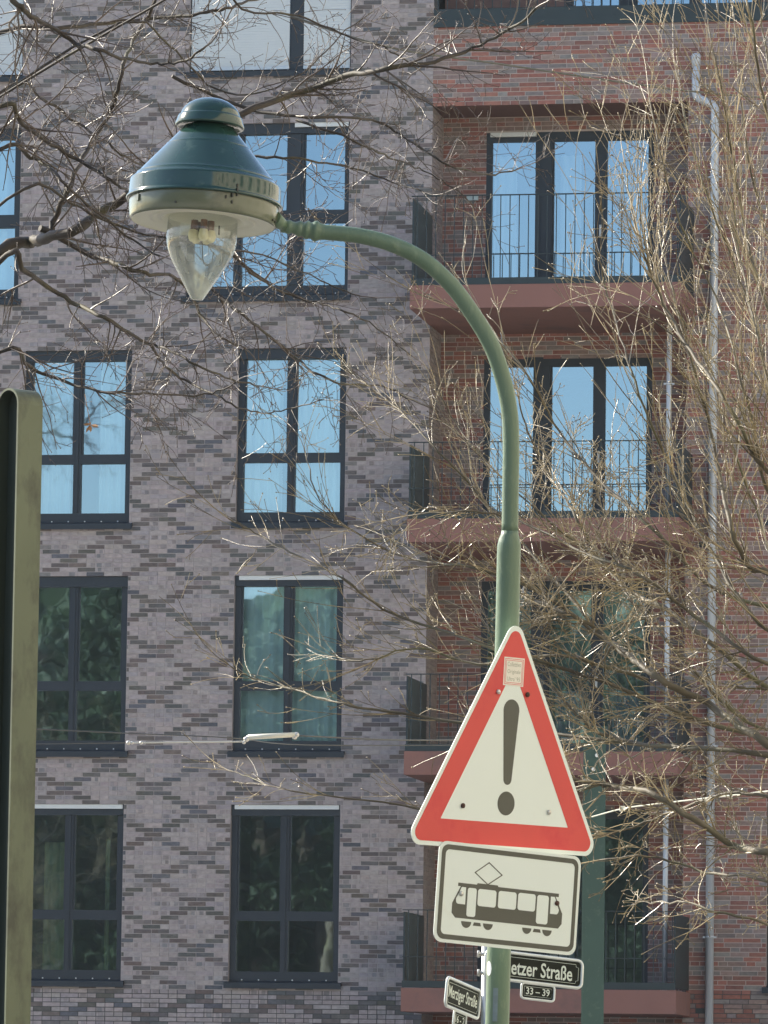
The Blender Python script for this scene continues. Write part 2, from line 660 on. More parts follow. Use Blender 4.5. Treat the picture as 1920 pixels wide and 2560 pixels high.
for (a, b, p, q, rw) in pale_open:
    seed = int(a * 7 + p * 13)
    if rw in (2, 3, 4):
        cols = [(a + 0.085, a + 0.695), (a + 0.80, a + 1.43)]
        hb = None
        if rw == 3 and a > 2:
            hb = (a + 0.06, b - 0.02)
        if rw == 4:
            hb = (a + 0.05, b - 0.02)
        wo = window(pale, a, b, p, q, cols, (q - 1.57, q - 1.44), head_bar=hb)
        if rw == 2 and a > 2:
            curtain(wo, a + 0.05, a + 0.58, p + 0.1, q - 0.1, 0.30, MAT['curtain'], seed=seed)
            curtain(wo, a + 0.78, b - 0.03, p + 0.1, q - 0.1, 0.30, MAT['curtain'], seed=seed + 1)
        if rw == 2 and -1 < a < 2:
            curtain(wo, a + 0.05, a + 0.60, p + 0.1, q - 0.1, 0.34, MAT['curtain'], seed=seed)
            curtain(wo, a + 1.0, b - 0.03, p + 0.1, q - 0.1, 0.34, MAT['curtain'], seed=seed + 1)
        if rw == 3 and a > 2:
            curtain(wo, a + 0.03, a + 0.745, p + 0.1, q - 0.1, 0.22, MAT['curtain'], 0.018, 0.17, seed)
            curtain(wo, a + 0.77, b - 0.03, p + 0.1, q - 0.1, 0.22, MAT['curtain'], 0.018, 0.13, seed + 1)
        if rw == 4 and -1 < a < 2:
            curtain(wo, a + 0.30, a + 0.62, p + 0.1, q - 0.5, 0.5, MAT['curtain_ochre'], 0.02, 0.1, seed)
            curtain(wo, a + 1.17, a + 1.23, p + 0.1, q - 0.45, 0.45, MAT['curtain_ochre'], 0.004, 0.05, seed)
    else:
        if a > 0:
            cols = [(a + 0.09, a + 0.655), (a + 0.765, a + 1.405), (a + 1.62, a + 2.215)]
        else:
            cols = [(a + 0.09, a + 1.10), (a + 1.21, a + 2.18)]
        wo = window(pale, a, b, p, q, cols, (q - 1.39, q - 1.21) if rw == 1 else None,
                    head_bar=(a + 1.50, b - 0.02) if rw == 1 and a > 0 else None)
        if rw == 1 and a < 0:
            curtain(wo, a + 0.05, b - 0.04, p + 0.1, q - 0.1, 0.28, MAT['curtain'], 0.02, 0.16, seed)
        if rw == 0:
            # closed outside shutter of thin slats, split by the mullion
            spans = [(a + 0.02, a + 1.40), (a + 1.60, b - 0.02)] if a > 0 else [(a + 0.02, b - 0.02)]
            for (c, d) in spans:
                s = MB()
                z = p + 0.10
                while z < q - 0.03:
                    s.obox(Vector((c, 0.052, z)), Vector((d - c, 0, 0)), Vector((0, -0.012, 0.034)), Vector((0, 0.004, 0.002)))
                    z += 0.037
                s.box(c, d, 0.03, 0.05, p + 0.082, p + 0.115)
                tag(s.build('roller_shutter', MAT['shutter'], wo), 'closed pale roller shutter of thin slats')

# ------------------------------------------------------------------ red brick house with balconies
red = thing('apartment_building', 'red brick apartment house with recessed balconies behind the warning sign', 'building', (UL1 + 4, 0.0, 0))
LU0, LU1, LD = 5.66, 9.18, 0.92                 # loggia sides and depth
LINT = 15.265
SLABS = [12.545, 9.415, 6.325, 3.21]
ST = 0.31
red_open = [(LU0, LU1, 2.0, LINT), (LU0, 15.2, 16.35, 18.9)]
for rw in (2, 3, 4):
    red_open.append((10.30, 11.81, TOPS[rw] - WH, TOPS[rw]))
w = MB()
wall_sheet(w, UL1, UR1, 3.25, ROOF_Z, red_open, 0.0042)
wallr = w.build('wall', MAT['mortar_red'], red)
w = MB()
wall_sheet(w, UL1, UR1, 0, 3.25, red_open, 0.0060)
w.build('plinth_wall', MAT['mortar_dark'], red)
w = MB()
reveals(w, red_open[2:], 0.0095, 0.16)
w.build('window_reveals', MAT['mortar_red'], red)
w = MB()
w.face([(UR1, 0.01, 0), (UR1, 12, 0), (UR1, 12, ROOF_Z), (UR1, 0.01, ROOF_Z)])
w.face([(UR1, 12, 0), (UR1, 12, ROOF_Z), (UL1, 12, ROOF_Z), (UL1, 12, 0)][::-1])
w.face([(UL1, 0.01, ROOF_Z), (UR1, 0.01, ROOF_Z), (UR1, 12, ROOF_Z), (UL1, 12, ROOF_Z)])
w.build('rear_shell', MAT['plaster'], red)
facade_bricks('red', UL1 + 0.002, 13.0, 1.6, 18.6, red_open, 5, red, wallr, (5.7, 10.25))

# loggia inside: back wall, two side walls
doors = [(6.264, 8.595, z, z + 2.50 - 0.01) for z in [SLABS[0] + 0.005, SLABS[1] + 0.005, SLABS[2] + 0.005, SLABS[3] + 0.005]]
doors[0] = (6.264, 8.595, SLABS[0] + 0.005, 15.045)
w = MB()
wall_sheet(w, LU0 - 0.3, LU1 + 0.3, 1.8, LINT + 0.3, [d[:4] for d in doors], LD + 0.0045)
w.face([(LU1 + 0.009, 0.012, 1.8), (LU1 + 0.009, LD + .02, 1.8), (LU1 + 0.009, LD + .02, LINT), (LU1 + 0.009, 0.012, LINT)][::-1])
w.build('loggia_wall', MAT['mortar_red'], red)
rngl = random.Random(8)
lb = MB()
c = math.floor((1.9 - ZC) / CH)
while ZC + c * CH < LINT - 0.02:
    zc = ZC + c * CH
    holes = [(d[0], d[1]) for d in doors if d[2] < zc < d[3]]
    x = LU0 - rngl.uniform(0, 0.25)
    while x < LU1:
        wd = 0.25 if rngl.random() < 0.75 else 0.125
        for p, q in cut((max(x + .005, LU0 + .001), min(x + wd - .005, LU1 - .001)), holes):
            lb.box(p, q, LD + rngl.uniform(-.002, .001), LD + .013, zc - .026, zc + .026, red_tone(rngl), skip='k')
        x += wd
    y = 0.02 - rngl.uniform(0, 0.2)
    while y < LD:
        p, q = max(y + .005, 0.016), min(y + .245, LD - .003)
        if q - p > 0.02:
            lb.box(LU1 + rngl.uniform(-.002, .002), LU1 + .014, p, q, zc - .026, zc + .026, red_tone(rngl), skip='r')
        y += 0.25
    c += 1
tag(lb.build('loggia_brick_courses', MAT['brick'], red), kind='stuff')
# the pale house turns the corner into the loggia
w = MB()
w.face([(LU0 - 0.009, 0.012, 1.8), (LU0 - 0.009, LD, 1.8), (LU0 - 0.009, LD, LINT), (LU0 - 0.009, 0.012, LINT)])
w.build('corner_return', MAT['mortar_pale'], pale)
lb = MB()
c = math.floor((1.9 - ZC) / CH)
while ZC + c * CH < LINT - 0.02:
    zc = ZC + c * CH
    y = 0.016 - (0.125 if c % 2 else 0)
    k = 0
    while y < LD:
        p, q = max(y, 0.016), min(y + .239, LD - .003)
        t, dk = pale_tone(25 + k * 2 + (c % 2), c, rngl, None)
        if q - p > 0.02:
            lb.box(LU0 - .013, LU0 + rngl.uniform(-.002, .001), p, q, zc - .026, zc + .026, t, skip='l')
        y += 0.25
        k += 1
    c += 1
tag(lb.build('corner_brick_courses', MAT['brick'], pale), kind='stuff')
w = MB()
w.face([(LU0, 0.012, LINT), (LU0, LD + .02, LINT), (LU1, LD + .02, LINT), (LU1, 0.012, LINT)])
w.build('loggia_soffit', MAT['soffit'], red)
rm = MB()
for z in (0.1, 3.05, 6.16, 9.28, 12.41, 15.53, 18.6):
    rm.box(UL1 + .05, UR1 - .1, LD + 0.2, 6, z - 0.12, z + 0.12)
for u in (5.75, 9.6, 12.4):
    rm.box(u - 0.06, u + 0.06, LD + 0.2, 6, 0.2, ROOF_Z - .2)
rm.face([(UL1, 6, 0), (UR1, 6, 0), (UR1, 6, ROOF_Z), (UL1, 6, ROOF_Z)])
rm.build('room_shell', MAT['room'], red)


def balcony_door(root, a, b, p, q, y, bar=False, cloth=None, panes=((0.087, 0.687), (0.947, 1.517), (1.687, 2.254))):
    f = MB()
    gt = q - 0.135
    gb = p + 0.42 if False else p + 0.12
    d0, d1 = y - 0.03, y + 0.05
    f.box(a, b, d0, d1, gt, q)
    f.box(a, b, d0, d1, p, gb)
    xs = [a] + [a + v for c in panes for v in c] + [b]
    for i in range(0, len(xs), 2):
        f.box(xs[i], xs[i + 1], d0 + .001, d1 - .001, gb, gt)
        if i == 2:
            f.box(xs[i] + 0.09, xs[i + 1] - 0.02, d0 - .03, d0 + .002, gb, gt)
    do = f.build('balcony_door', MAT['frame'], root)
    for c, d in panes:
        lo = gb if c > 0.5 else gb
        pane(do, a + c, a + d, lo, gt, y, MAT['glass_door'])
    h = MB()
    hx = a + panes[1][1] + 0.07
    h.box(hx, hx + 0.03, d0 - 0.05, d0 - 0.01, p + 1.02, p + 1.18)
    h.build('handle', MAT['white_bar'], do)
    if bar:
        h = MB()
        h.box(a + 0.06, a + 0.70, d0 - 0.05, d0 - 0.003, q - 0.066, q - 0.006)
        tag(h.build('blind_rail', MAT['white_bar'], do), 'pale bottom rail of a raised outside blind')
    for (c, d, lo, hi) in (cloth or []):
        curtain(do, a + c, a + d, p + lo, p + hi, y + 0.2, MAT['curtain'], 0.02, 0.12, int(p * 9 + c * 5))
    return do


cl = {0: [(0.08, 0.4, 0.05, 2.2), (1.0, 1.3, 0.05, 2.2), (1.75, 2.25, 0.05, 0.9)], 1: None, 2: [(0.1, 0.7, 1.75, 2.3), (1.2, 1.52, 1.75, 2.3), (1.9, 2.25, 1.75, 2.3), (1.0, 1.4, 0.05, 1.0), (1.75, 2.2, 0.05, 1.0)], 3: [(0.95, 1.3, 0.1, 2.2), (0.1, 0.4, 0.1, 2.2)]}
for i, (a, b, p, q) in enumerate(doors):
    balcony_door(red, a, b, p, q, LD + 0.03, bar=(i == 0), cloth=cl[i])

bar_meshes = {}


def bar_mesh(h):
    k = round(h, 3)
    if k not in bar_meshes:
        b = MB()
        b.box(-0.006, 0.006, -0.006, 0.006, 0, h)
        me = bpy.data.meshes.new('bar')
        me.from_pydata(b.v, [], b.f)
        me.materials.append(MAT['steel_dark'])
        bar_meshes[k] = me
    return bar_meshes[k]


BF = -1.57
for i, zt in enumerate(SLABS):
    s = MB()
    s.box(LU0 - 0.01, LU1 + 0.11, BF, -0.001, zt - ST, zt)
    s.box(LU0 + 0.002, LU1 - 0.002, -0.001, LD + 0.004, zt - ST, zt - 0.03)
    sl_ = s.build('balcony_slab', MAT['concrete'], red)
    hgt = 1.215 if i == 0 else 1.03
    low = 0.415
    r_ = MB()
    r_.box(LU0 - 0.005, LU1 + 0.10, BF + 0.012, BF + 0.052, zt + hgt - 0.012, zt + hgt)
    r_.build('top_rail', MAT['steel_dark'], sl_)
    r_ = MB()
    r_.box(LU0 - 0.003, LU1 + 0.098, BF + 0.022, BF + 0.042, zt + low - 0.01, zt + low)
    r_.build('lower_rail', MAT['steel_dark'], sl_)
    r_ = MB()
    r_.box(LU0 - 0.003, LU1 + 0.098, BF + 0.016, BF + 0.030, zt + 0.004, zt + 0.095)
    r_.build('base_plate', MAT['steel_dark'], sl_)
    for sd in (LU0 + 0.002, LU1 + 0.07):
        r_ = MB()
        r_.box(sd, sd + 0.022, BF + 0.055, -0.03, zt + 0.03, zt + hgt - 0.03)
        r_.build('side_panel', MAT['steel_dark'], sl_)
    u = LU0 + 0.075
    bm = bar_mesh(hgt - 0.1)
    while u < LU1 + 0.07:
        inst('bar', bm, sl_, (u, BF + 0.03, zt + 0.092))
        u += 0.125

# top storey: flush steel parapet with bars and glazed doors behind
s = MB()
s.box(LU0 + 0.002, 15.2, -0.03, 0.05, 16.352, 16.46)
s.box(LU0 + 0.002, 15.2, -0.012, 0.05, 16.461, 16.60)
top = s.build('parapet_cladding', MAT['steel_dark'], red)
bm = bar_mesh(1.3)
u = LU0 + 0.06
while u < 12.5:
    inst('bar', bm, top, (u, 0.0, 16.56))
    u += 0.125
s = MB()
s.box(LU0 + 0.002, 15.2, 0.05, LD, 16.40, 16.62)
s.build('terrace_floor', MAT['steel_dark'], red)
w = MB()
wall_sheet(w, LU0, 15.2, 16.4, 19.2, [(7.35, 10.05, 16.5, 19.0)], LD)
w.build('terrace_wall', plain('terrace_wall_brick', (0.20, 0.12, 0.10), 0.85, var=0.3, scale=8), red)
balcony_door(red, 7.35, 10.05, 16.63, 19.0, LD + 0.01, panes=((0.10, 0.75), (1.0, 1.72), (1.87, 2.60)))
w = MB()
w.face([(LU0, 0.01, 18.9), (LU0, LD + 0.3, 18.9), (15.2, LD + .3, 18.9), (15.2, 0.01, 18.9)])
w.build('terrace_soffit', MAT['soffit'], red)
for rw in (2, 3, 4):
    a = 10.30
    window(red, a, a + 1.51, TOPS[rw] - WH, TOPS[rw], [(a + 0.085, a + 0.695), (a + 0.80, a + 1.43)], (TOPS[rw] - 1.57, TOPS[rw] - 1.44))

# small lamp and vent on the wall
s = MB()
s.box(6.00, 6.16, LD - 0.05, LD - 0.001, 14.10, 14.16)
s.build('wall_light', plain('wall_light_glass', (0.45, 0.55, 0.55), 0.3), red)
for z in (2.92, 6.05, 9.16, 12.26):
    s = MB()
    s.box(9.36, 9.52, -0.012, 0.002, z + 0.02, z + 0.085)
    s.build('overflow_slot', MAT['steel_dark'], red)

# rain pipes
def rainpipe(label, pts, r, clamps):
    o = thing('downpipe', label, 'pipe', (pts[-1].x, pts[-1].y, 0))
    m = MB()
    m.tube(pts, r, 14)
    m.build('pipe', MAT['zinc'], o)
    for c in clamps:
        m = MB()
        m.tube([c + Vector((0, 0, -0.014)), c + Vector((0, 0, 0.014))], r + 0.006, 14)
        m.box(c.x - r - 0.035, c.x + r + 0.035, c.y - 0.012, c.y + 0.012, c.z - 0.012, c.z + 0.012)
        m.box(c.x - 0.008, c.x + 0.008, c.y + r * .9, 0.008 if c.y > -0.2 else c.y + r + 0.05, c.z - 0.008, c.z + 0.008)
        m.build('clamp', MAT['zinc'], o)
    return o


PY = -0.085
main = [Vector((9.288, PY, 15.83)), Vector((9.288, PY, 15.36)), Vector((9.30, PY, 15.31)), Vector((9.34, PY, 15.275)),
        Vector((9.46, PY, 15.225)), Vector((9.525, PY, 15.19)), Vector((9.548, PY, 15.14)), Vector((9.552, PY, 15.05)), Vector((9.552, PY, 0.0))]
o = rainpipe('silver zinc rain pipe with an offset bend at the top on red brick', main, 0.056,
             [Vector((9.552, PY, z)) for z in (14.2, 13.05, 10.9, 8.35, 6.5, 3.95, 1.5)])
m = MB()
m.tube([Vector((9.288, PY, 15.72)), Vector((9.288, PY, 15.87)), Vector((9.288, PY, 15.90))], [0.062, 0.064, 0.050], 14)
m.build('collar', MAT['zinc'], o)
for k in range(3):
    hi, lo = SLABS[k] - ST + 0.0, SLABS[k + 1] + 0.0
    names = ['upper', 'middle', 'lowest']
    o = rainpipe(['slim zinc pipe at the right end of the upper full balcony in view',
                  'slim zinc pipe at the right end of the balcony beside the warning sign',
                  'slim zinc pipe at the right end of the lowest balcony'][k],
                 [Vector((9.02, -0.62, hi)), Vector((9.02, -0.62, lo))], 0.036, [Vector((9.02, -0.62, lo + 1.9))])
    tag(o, group='balcony rain pipes')

# ------------------------------------------------------------------ street lamp
PD = 18.0
lamp_green = plain('lamp_green_enamel', (0.020, 0.054, 0.044), 0.12, var=0.2, scale=5, coat=0.3, spec=0.5, dirt_or_shade=((0.06, 0.10, 0.08), 0.12, 12))
pole_green = plain('mast_green_paint', (0.125, 0.188, 0.122), 0.42, var=0.14, scale=9, dirt_or_shade=((0.20, 0.26, 0.17), 0.2, 30), bump=0.15, bscale=120, stretch=(1, 1, 0.3))
ring_mat = plain('weathered_ring', (0.135, 0.148, 0.098), 0.26, var=0.25, scale=8, coat=0.25, dirt_or_shade=((0.07, 0.08, 0.06), 0.3, 9))
refl_mat = plain('cream_reflector', (0.86, 0.84, 0.70), 0.5, var=0.08, scale=9)
iron = plain('dark_iron', (0.045, 0.045, 0.038), 0.6, var=0.3, scale=30)
D2 = 1.15728                                    # photograph pixels per pixel of the 1659-wide view


def dp(x, y, d):
    return at(x * D2, y * D2, d)


base = dp(1074, 2212, PD)
low_dir = (dp(1074, 2212, PD) - dp(1099, 1180, PD)).normalized()
ground_pt = base + low_dir * (base.z / -low_dir.z)
lamp = thing('street_lamp', 'old green gas street lamp with bell hood and curved arm', 'street lamp', (ground_pt.x, ground_pt.y, 0))


def spline(pts, n):
    out = []
    P = [pts[0] * 2 - pts[1]] + pts + [pts[-1] * 2 - pts[-2]]
    for i in range(1, len(P) - 2):
        for k in range(n):
            t = k / n
            a, b, c, d = P[i - 1], P[i], P[i + 1], P[i + 2]
            out.append(0.5 * ((2 * b) + (c - a) * t + (2 * a - 5 * b + 4 * c - d) * t * t + (3 * b - a - 3 * c + d) * t ** 3))
    out.append(pts[-1])
    return out


K = F / PD                                      # pixels per metre at the lamp
arm_px = [(668, 499), (705, 502), (780, 510), (850, 529), (915, 562), (975, 616), (1025, 684), (1064, 752), (1089, 828), (1101, 893), (1104, 960), (1103, 1040), (1101.5, 1150)]
arm = spline([dp(x, y, PD) for x, y in arm_px], 6)
m = MB()
m.tube(arm, [16.5 * D2 / K + (1.6 * D2 / K) * min(1, i / 40) for i in range(len(arm))], 24)
m.build('arm', pole_green, lamp)
m = MB()
pl = [dp(1101.6, 1146, PD), dp(1101.2, 1156, PD), dp(1100.2, 1166, PD), dp(1099.8, 1178, PD), dp(1099, 1200, PD), dp(1096, 1350, PD), dp(1074, 2212, PD), ground_pt]
m.tube(pl, [18.2 * D2 / K, 19.5 * D2 / K, 23 * D2 / K, 25.4 * D2 / K, 25.6 * D2 / K, 25.8 * D2 / K, 26 * D2 / K, 30 * D2 / K], 28)
pole_o = m.build('pole', pole_green, lamp)
# coupling rings between arm and head
cp = spline([dp(608, 488, PD), dp(640, 493, PD), dp(672, 498, PD), dp(712, 503, PD)], 10)
cr = [13, 14, 14, 13.5, 15, 15.5, 15, 13, 13, 13.5, 14.5, 16.5, 17.5, 17, 15.5, 15.5, 19, 20.5, 20, 18, 17.5, 20, 22.5, 22.8, 20.5, 18.5, 17.5, 17, 16.6, 16.4, 16.2]
m = MB()
m.tube(cp, [r * D2 / K for r in cr], 24)
m.build('coupling', pole_green, lamp)

HZ = 3.0722                                     # scale of the enlarged view used for the head


def hp(x, y, d=PD):
    return at(300 + x / HZ, 220 + y / HZ, d)


top_pt, bot_pt = hp(705, 80), hp(600, 1640)
axis = (bot_pt - top_pt).normalized()
e = 1 / (HZ * K)                                # metres per pixel of that view
# the axis stays upright towards the viewer
axis = (axis - FW * axis.dot(FW)).normalized()
axis = (axis + FW * (UP.dot(Vector((0, 0, 1))) * 0 - 0.0)).normalized()
ax_world = Vector((0, 0, -1))
lean = (RT * axis.dot(RT)) - UP * math.sqrt(max(0, 1 - axis.dot(RT) ** 2))
vert = Vector((0, 0, -1))
side = RT
AX = (vert + side * (axis.dot(RT) + 0.0133) - Vector((FW.x, FW.y, 0)).normalized() * 0.03).normalized()
HO = top_pt


def lathe(name, prof, mat, parent, seg=64):
    m_ = MB()
    m_.lathe([(h * e, r * e) for h, r in prof], HO, AX, seg)
    return m_.build(name, mat, parent)


cone = [(262 + 14 * i, 216 + 12.1 * i) for i in range(29)]
hood = lathe('hood', [(232, 196), (245, 203), (258, 212)] + cone[:9] + [(383, 321), (386, 326), (390, 327)] + cone[10:26] + [(628, 534), (632, 540), (636, 541)] + cone[28:] +
             [(660, 562), (666, 568), (671, 574), (675, 578), (680, 581), (690, 582), (740, 584), (790, 586), (803, 588), (808, 592), (813, 600), (824, 602), (830, 598), (832, 585), (824, 560)], lamp_green, lamp)
lathe('cap', [(0, 0), (1, 30), (6, 66), (16, 104), (32, 142), (54, 176), (82, 205), (112, 224), (140, 233), (146, 236), (150, 246), (158, 250), (196, 261), (214, 266), (226, 266), (232, 258), (232, 236), (222, 215), (212, 150)], lamp_green, lamp)
lathe('lower_ring', [(800, 566), (815, 574), (832, 576), (900, 572), (962, 562), (976, 556), (980, 548)], ring_mat, lamp)
lathe('reflector', [(979, 550), (972, 544), (965, 500), (958, 430), (952, 400), (962, 398), (964, 392), (950, 372), (945, 330), (955, 326), (957, 318), (940, 300), (935, 285), (900, 275), (850, 240)], refl_mat, lamp)
gl_m, nt, nn, ll, bb = node_mat('lamp_glass')
bb.inputs['Base Color'].default_value = (0.97, 0.99, 0.97, 1)
bb.inputs['Roughness'].default_value = 0.06
bb.inputs['Transmission Weight'].default_value = 1.0
bb.inputs['IOR'].default_value = 1.06
bb.inputs['Specular IOR Level'].default_value = 1.0
bb.inputs['Coat Weight'].default_value = 0.5
nn.remove(bb)
tr = nn.new('ShaderNodeBsdfTransparent')
tr.inputs['Color'].default_value = (0.95, 0.975, 0.96, 1)
gs = nn.new('ShaderNodeBsdfGlossy')
gs.inputs['Roughness'].default_value = 0.05
df = nn.new('ShaderNodeBsdfDiffuse')
df.inputs['Color'].default_value = (0.80, 0.84, 0.78, 1)
tl = nn.new('ShaderNodeBsdfTranslucent')
tl.inputs['Color'].default_value = (0.80, 0.84, 0.78, 1)
ad = nn.new('ShaderNodeMixShader')
ll.new(df.outputs[0], ad.inputs[1])
ll.new(tl.outputs[0], ad.inputs[2])
lw = nn.new('ShaderNodeLayerWeight')
lw.inputs['Blend'].default_value = 0.35
mp1 = nn.new('ShaderNodeMapRange')
mp1.inputs['To Min'].default_value = 0.035
mp1.inputs['To Max'].default_value = 0.75
ll.new(lw.outputs['Fresnel'], mp1.inputs['Value'])
tcg = nn.new('ShaderNodeTexCoord')
nz = nn.new('ShaderNodeTexNoise')
nz.inputs['Scale'].default_value = 22
nz.inputs['Detail'].default_value = 8
ll.new(tcg.outputs['Object'], nz.inputs['Vector'])
mp2 = nn.new('ShaderNodeMapRange')
mp2.inputs['From Min'].default_value = 0.3
mp2.inputs['From Max'].default_value = 0.75
mp2.inputs['To Min'].default_value = 0.24
mp2.inputs['To Max'].default_value = 0.48
ll.new(nz.outputs['Fac'], mp2.inputs['Value'])
s1 = nn.new('ShaderNodeMixShader')
sx = nn.new('ShaderNodeSeparateXYZ')
ll.new(tcg.outputs['Generated'], sx.inputs[0])
mp3 = nn.new('ShaderNodeMapRange')
mp3.inputs['From Min'].default_value = 0.1
mp3.inputs['From Max'].default_value = 0.85
mp3.inputs['To Min'].default_value = 1.15
mp3.inputs['To Max'].default_value = 0.3
ll.new(sx.outputs['Z'], mp3.inputs['Value'])
mu = nn.new('ShaderNodeMath')
mu.operation = 'MULTIPLY'
ll.new(mp2.outputs[0], mu.inputs[0])
ll.new(mp3.outputs[0], mu.inputs[1])
ll.new(mu.outputs[0], s1.inputs[0])
ll.new(tr.outputs[0], s1.inputs[1])
ll.new(ad.outputs[0], s1.inputs[2])
s2 = nn.new('ShaderNodeMixShader')
ll.new(mp1.outputs[0], s2.inputs[0])
ll.new(s1.outputs[0], s2.inputs[1])
ll.new(gs.outputs[0], s2.inputs[2])
ll.new(s2.outputs[0], nn['Material Output'].inputs['Surface'])
GL0 = 945
lathe('glass_bowl', [(GL0, 266), (1000, 268), (1060, 271), (1110, 271), (1150, 266), (1195, 254), (1240, 236), (1290, 212), (1350, 178), (1420, 136), (1490, 94), (1545, 62), (1565, 50), (1572, 46), (1573, 30), (1570, 0)], gl_m, lamp, 48)
# burner with mantles
m = MB()
for ang, rr in ((0.4, 62), (1.5, 70), (2.7, 62), (3.9, 66), (5.1, 60)):
    a0 = AX.orthogonal().normalized()
    b0 = AX.cross(a0)
    c0 = HO + (a0 * math.cos(ang) + b0 * math.sin(ang)) * rr * e
    m.lathe([(960 * e, 26 * e), (1040 * e, 30 * e)], c0, AX, 12)
m.build('burner', plain('burner_copper', (0.19, 0.085, 0.05), 0.4, metal=0.5, var=0.3, scale=40), lamp)
for ang, rr in ((0.4, 66), (1.5, 74), (2.7, 66), (3.9, 70), (5.1, 64)):
    m = MB()
    c0 = HO + (a0 * math.cos(ang) + b0 * math.sin(ang)) * rr * e
    m.lathe([(1035 * e, 30 * e), (1055 * e, 37 * e), (1085 * e, 40 * e), (1110 * e, 34 * e), (1126 * e, 20 * e), (1131 * e, 0)], c0, AX, 14)
    m.build('mantle', plain('mantle_ceramic', (0.82, 0.74, 0.44), 0.7, var=0.08), lamp)
m = MB()
q0 = HO + AX * (1000 * e)
m.tube(spline([q0 + AX * (60 * e), q0 + AX * (150 * e) + RT * 8 * e, q0 + AX * (260 * e) + RT * 22 * e, q0 + AX * (305 * e) + RT * 45 * e, q0 + AX * (285 * e) + RT * 88 * e, q0 + AX * (200 * e) + RT * 100 * e], 6), 4.5 * e, 6)
m.tube([q0 + RT * 130 * e - FW * 40 * e, q0 + AX * (70 * e) + RT * 132 * e - FW * 40 * e], 7 * e, 6)
m.build('ignition_hook', iron, lamp)
# hinge, clasp and screws on the ring


def ring_pt(h, ang, rr):
    """point on the head: ang 0 faces the viewer, positive to the right"""
    f0 = (-FW - AX * (-FW).dot(AX)).normalized()
    r0 = f0.cross(AX) * -1
    if r0.dot(RT) < 0:
        r0 = -r0
    return HO + AX * (h * e) + (f0 * math.cos(ang) + r0 * math.sin(ang)) * (rr * e), f0 * math.cos(ang) + r0 * math.sin(ang)


m = MB()
for h, a_, rr, sz in ((770, 0.46, 590, 11), (805, 0.455, 600, 13), (850, 0.40, 588, 14), (868, 0.32, 582, 11), (900, 0.41, 580, 11), (840, 0.47, 588, 10)):
    p, n_ = ring_pt(h, a_, rr)
    t_ = AX.cross(n_).normalized()
    m.obox(p - t_ * sz * e * .5 - AX * sz * e - n_ * 12 * e, t_ * sz * e, AX * sz * 2 * e, n_ * sz * 1.6 * e)
m.build('hinge', iron, lamp)
m = MB()
p, n_ = ring_pt(870, -1.02, 578)
t_ = AX.cross(n_).normalized()
m.obox(p - t_ * 14 * e - AX * 26 * e - n_ * 6 * e, t_ * 28 * e, AX * 52 * e, n_ * 14 * e)
m.build('clasp', ring_mat, lamp)
for a_ in (-0.35, 1.25, 1.36):
    m = MB()
    p, n_ = ring_pt(930 if a_ < 0 else 950, a_, 566)
    m.tube([p - n_ * 4 * e, p + n_ * 10 * e], 9 * e, 8)
    m.build('screw', iron, lamp)
m = MB()
p, n_ = ring_pt(905, 1.5, 560)
m.tube([p - n_ * 20 * e, cp[2]], [60 * e, 42 * e], 16)
m.build('arm_socket', pole_green, lamp)
# sticker and white spot on the mast
def pole_patch(name, yd, hpx, a0, a1, mat, off=0.0012, label=None, disc=False):
    """thin patch wrapped on the mast; yd: height in the 1659-wide view, hpx: its height there"""
    cen = dp(1096 + (1074 - 1096) * (yd - 1350) / (2212 - 1350), yd, PD)
    up = -low_dir
    f0 = (-FW - up * (-FW).dot(up)).normalized()
    r0 = up.cross(f0) * -1
    if r0.dot(RT) < 0:
        r0 = -r0
    rad = 25.95 * D2 / K + off
    hh = hpx * D2 / K / 2
    m_ = MB()
    n = 10
    for i in range(n):
        A, B = a0 + (a1 - a0) * i / n, a0 + (a1 - a0) * (i + 1) / n
        def hy(t):
            x = (t - (a0 + a1) / 2) / ((a1 - a0) / 2)
            return hh * (math.sqrt(max(0, 1 - x * x)) if disc else 1)
        P = []
        for ang, sg in ((A, -1), (B, -1), (B, 1), (A, 1)):
            P.append(cen + (f0 * math.cos(ang) + r0 * math.sin(ang)) * rad + up * (sg * hy(ang)))
        m_.face(P, smooth=True)
    o_ = m_.build(name, mat, lamp)
    if label:
        tag(o_, label)
    return o_


white_st = plain('plain_white', (0.84, 0.86, 0.84), 0.5, var=0.04)
pole_patch('sticker', 2091, 32, -1.25, -0.62, white_st, label='round white spot on the mast', disc=True)  # plain white disc wrapped on the mast
pole_patch('sticker', 2168, 72, -0.42, -0.02, plain('faded_sticker', (0.17, 0.22, 0.24), 0.6, var=0.3, scale=40), label='faded grey sticker with worn letters')

# ------------------------------------------------------------------ warning sign and tram plate
sign_white = plain('sign_white', (0.76, 0.82, 0.76), 0.42, var=0.03, scale=3, dirt_or_shade=((0.68, 0.70, 0.62), 0.12, 5))
sign_red = plain('sign_red', (0.64, 0.056, 0.046), 0.45, var=0.10, scale=5, dirt_or_shade=((0.56, 0.020, 0.034), 0.34, 4))  # darker red blotches put blurred shadow and reflection into the colour
sign_black = plain('sign_black', (0.082, 0.082, 0.062), 0.5, var=0.15, scale=9)
alu = plain('aluminium_back', (0.50, 0.52, 0.52), 0.4, metal=0.6, var=0.1)
zinc_bolt = plain('zinc_bolt', (0.62, 0.60, 0.55), 0.35, metal=0.5)
rust_bolt = plain('rusty_bolt', (0.085, 0.040, 0.028), 0.8, var=0.3, scale=90)


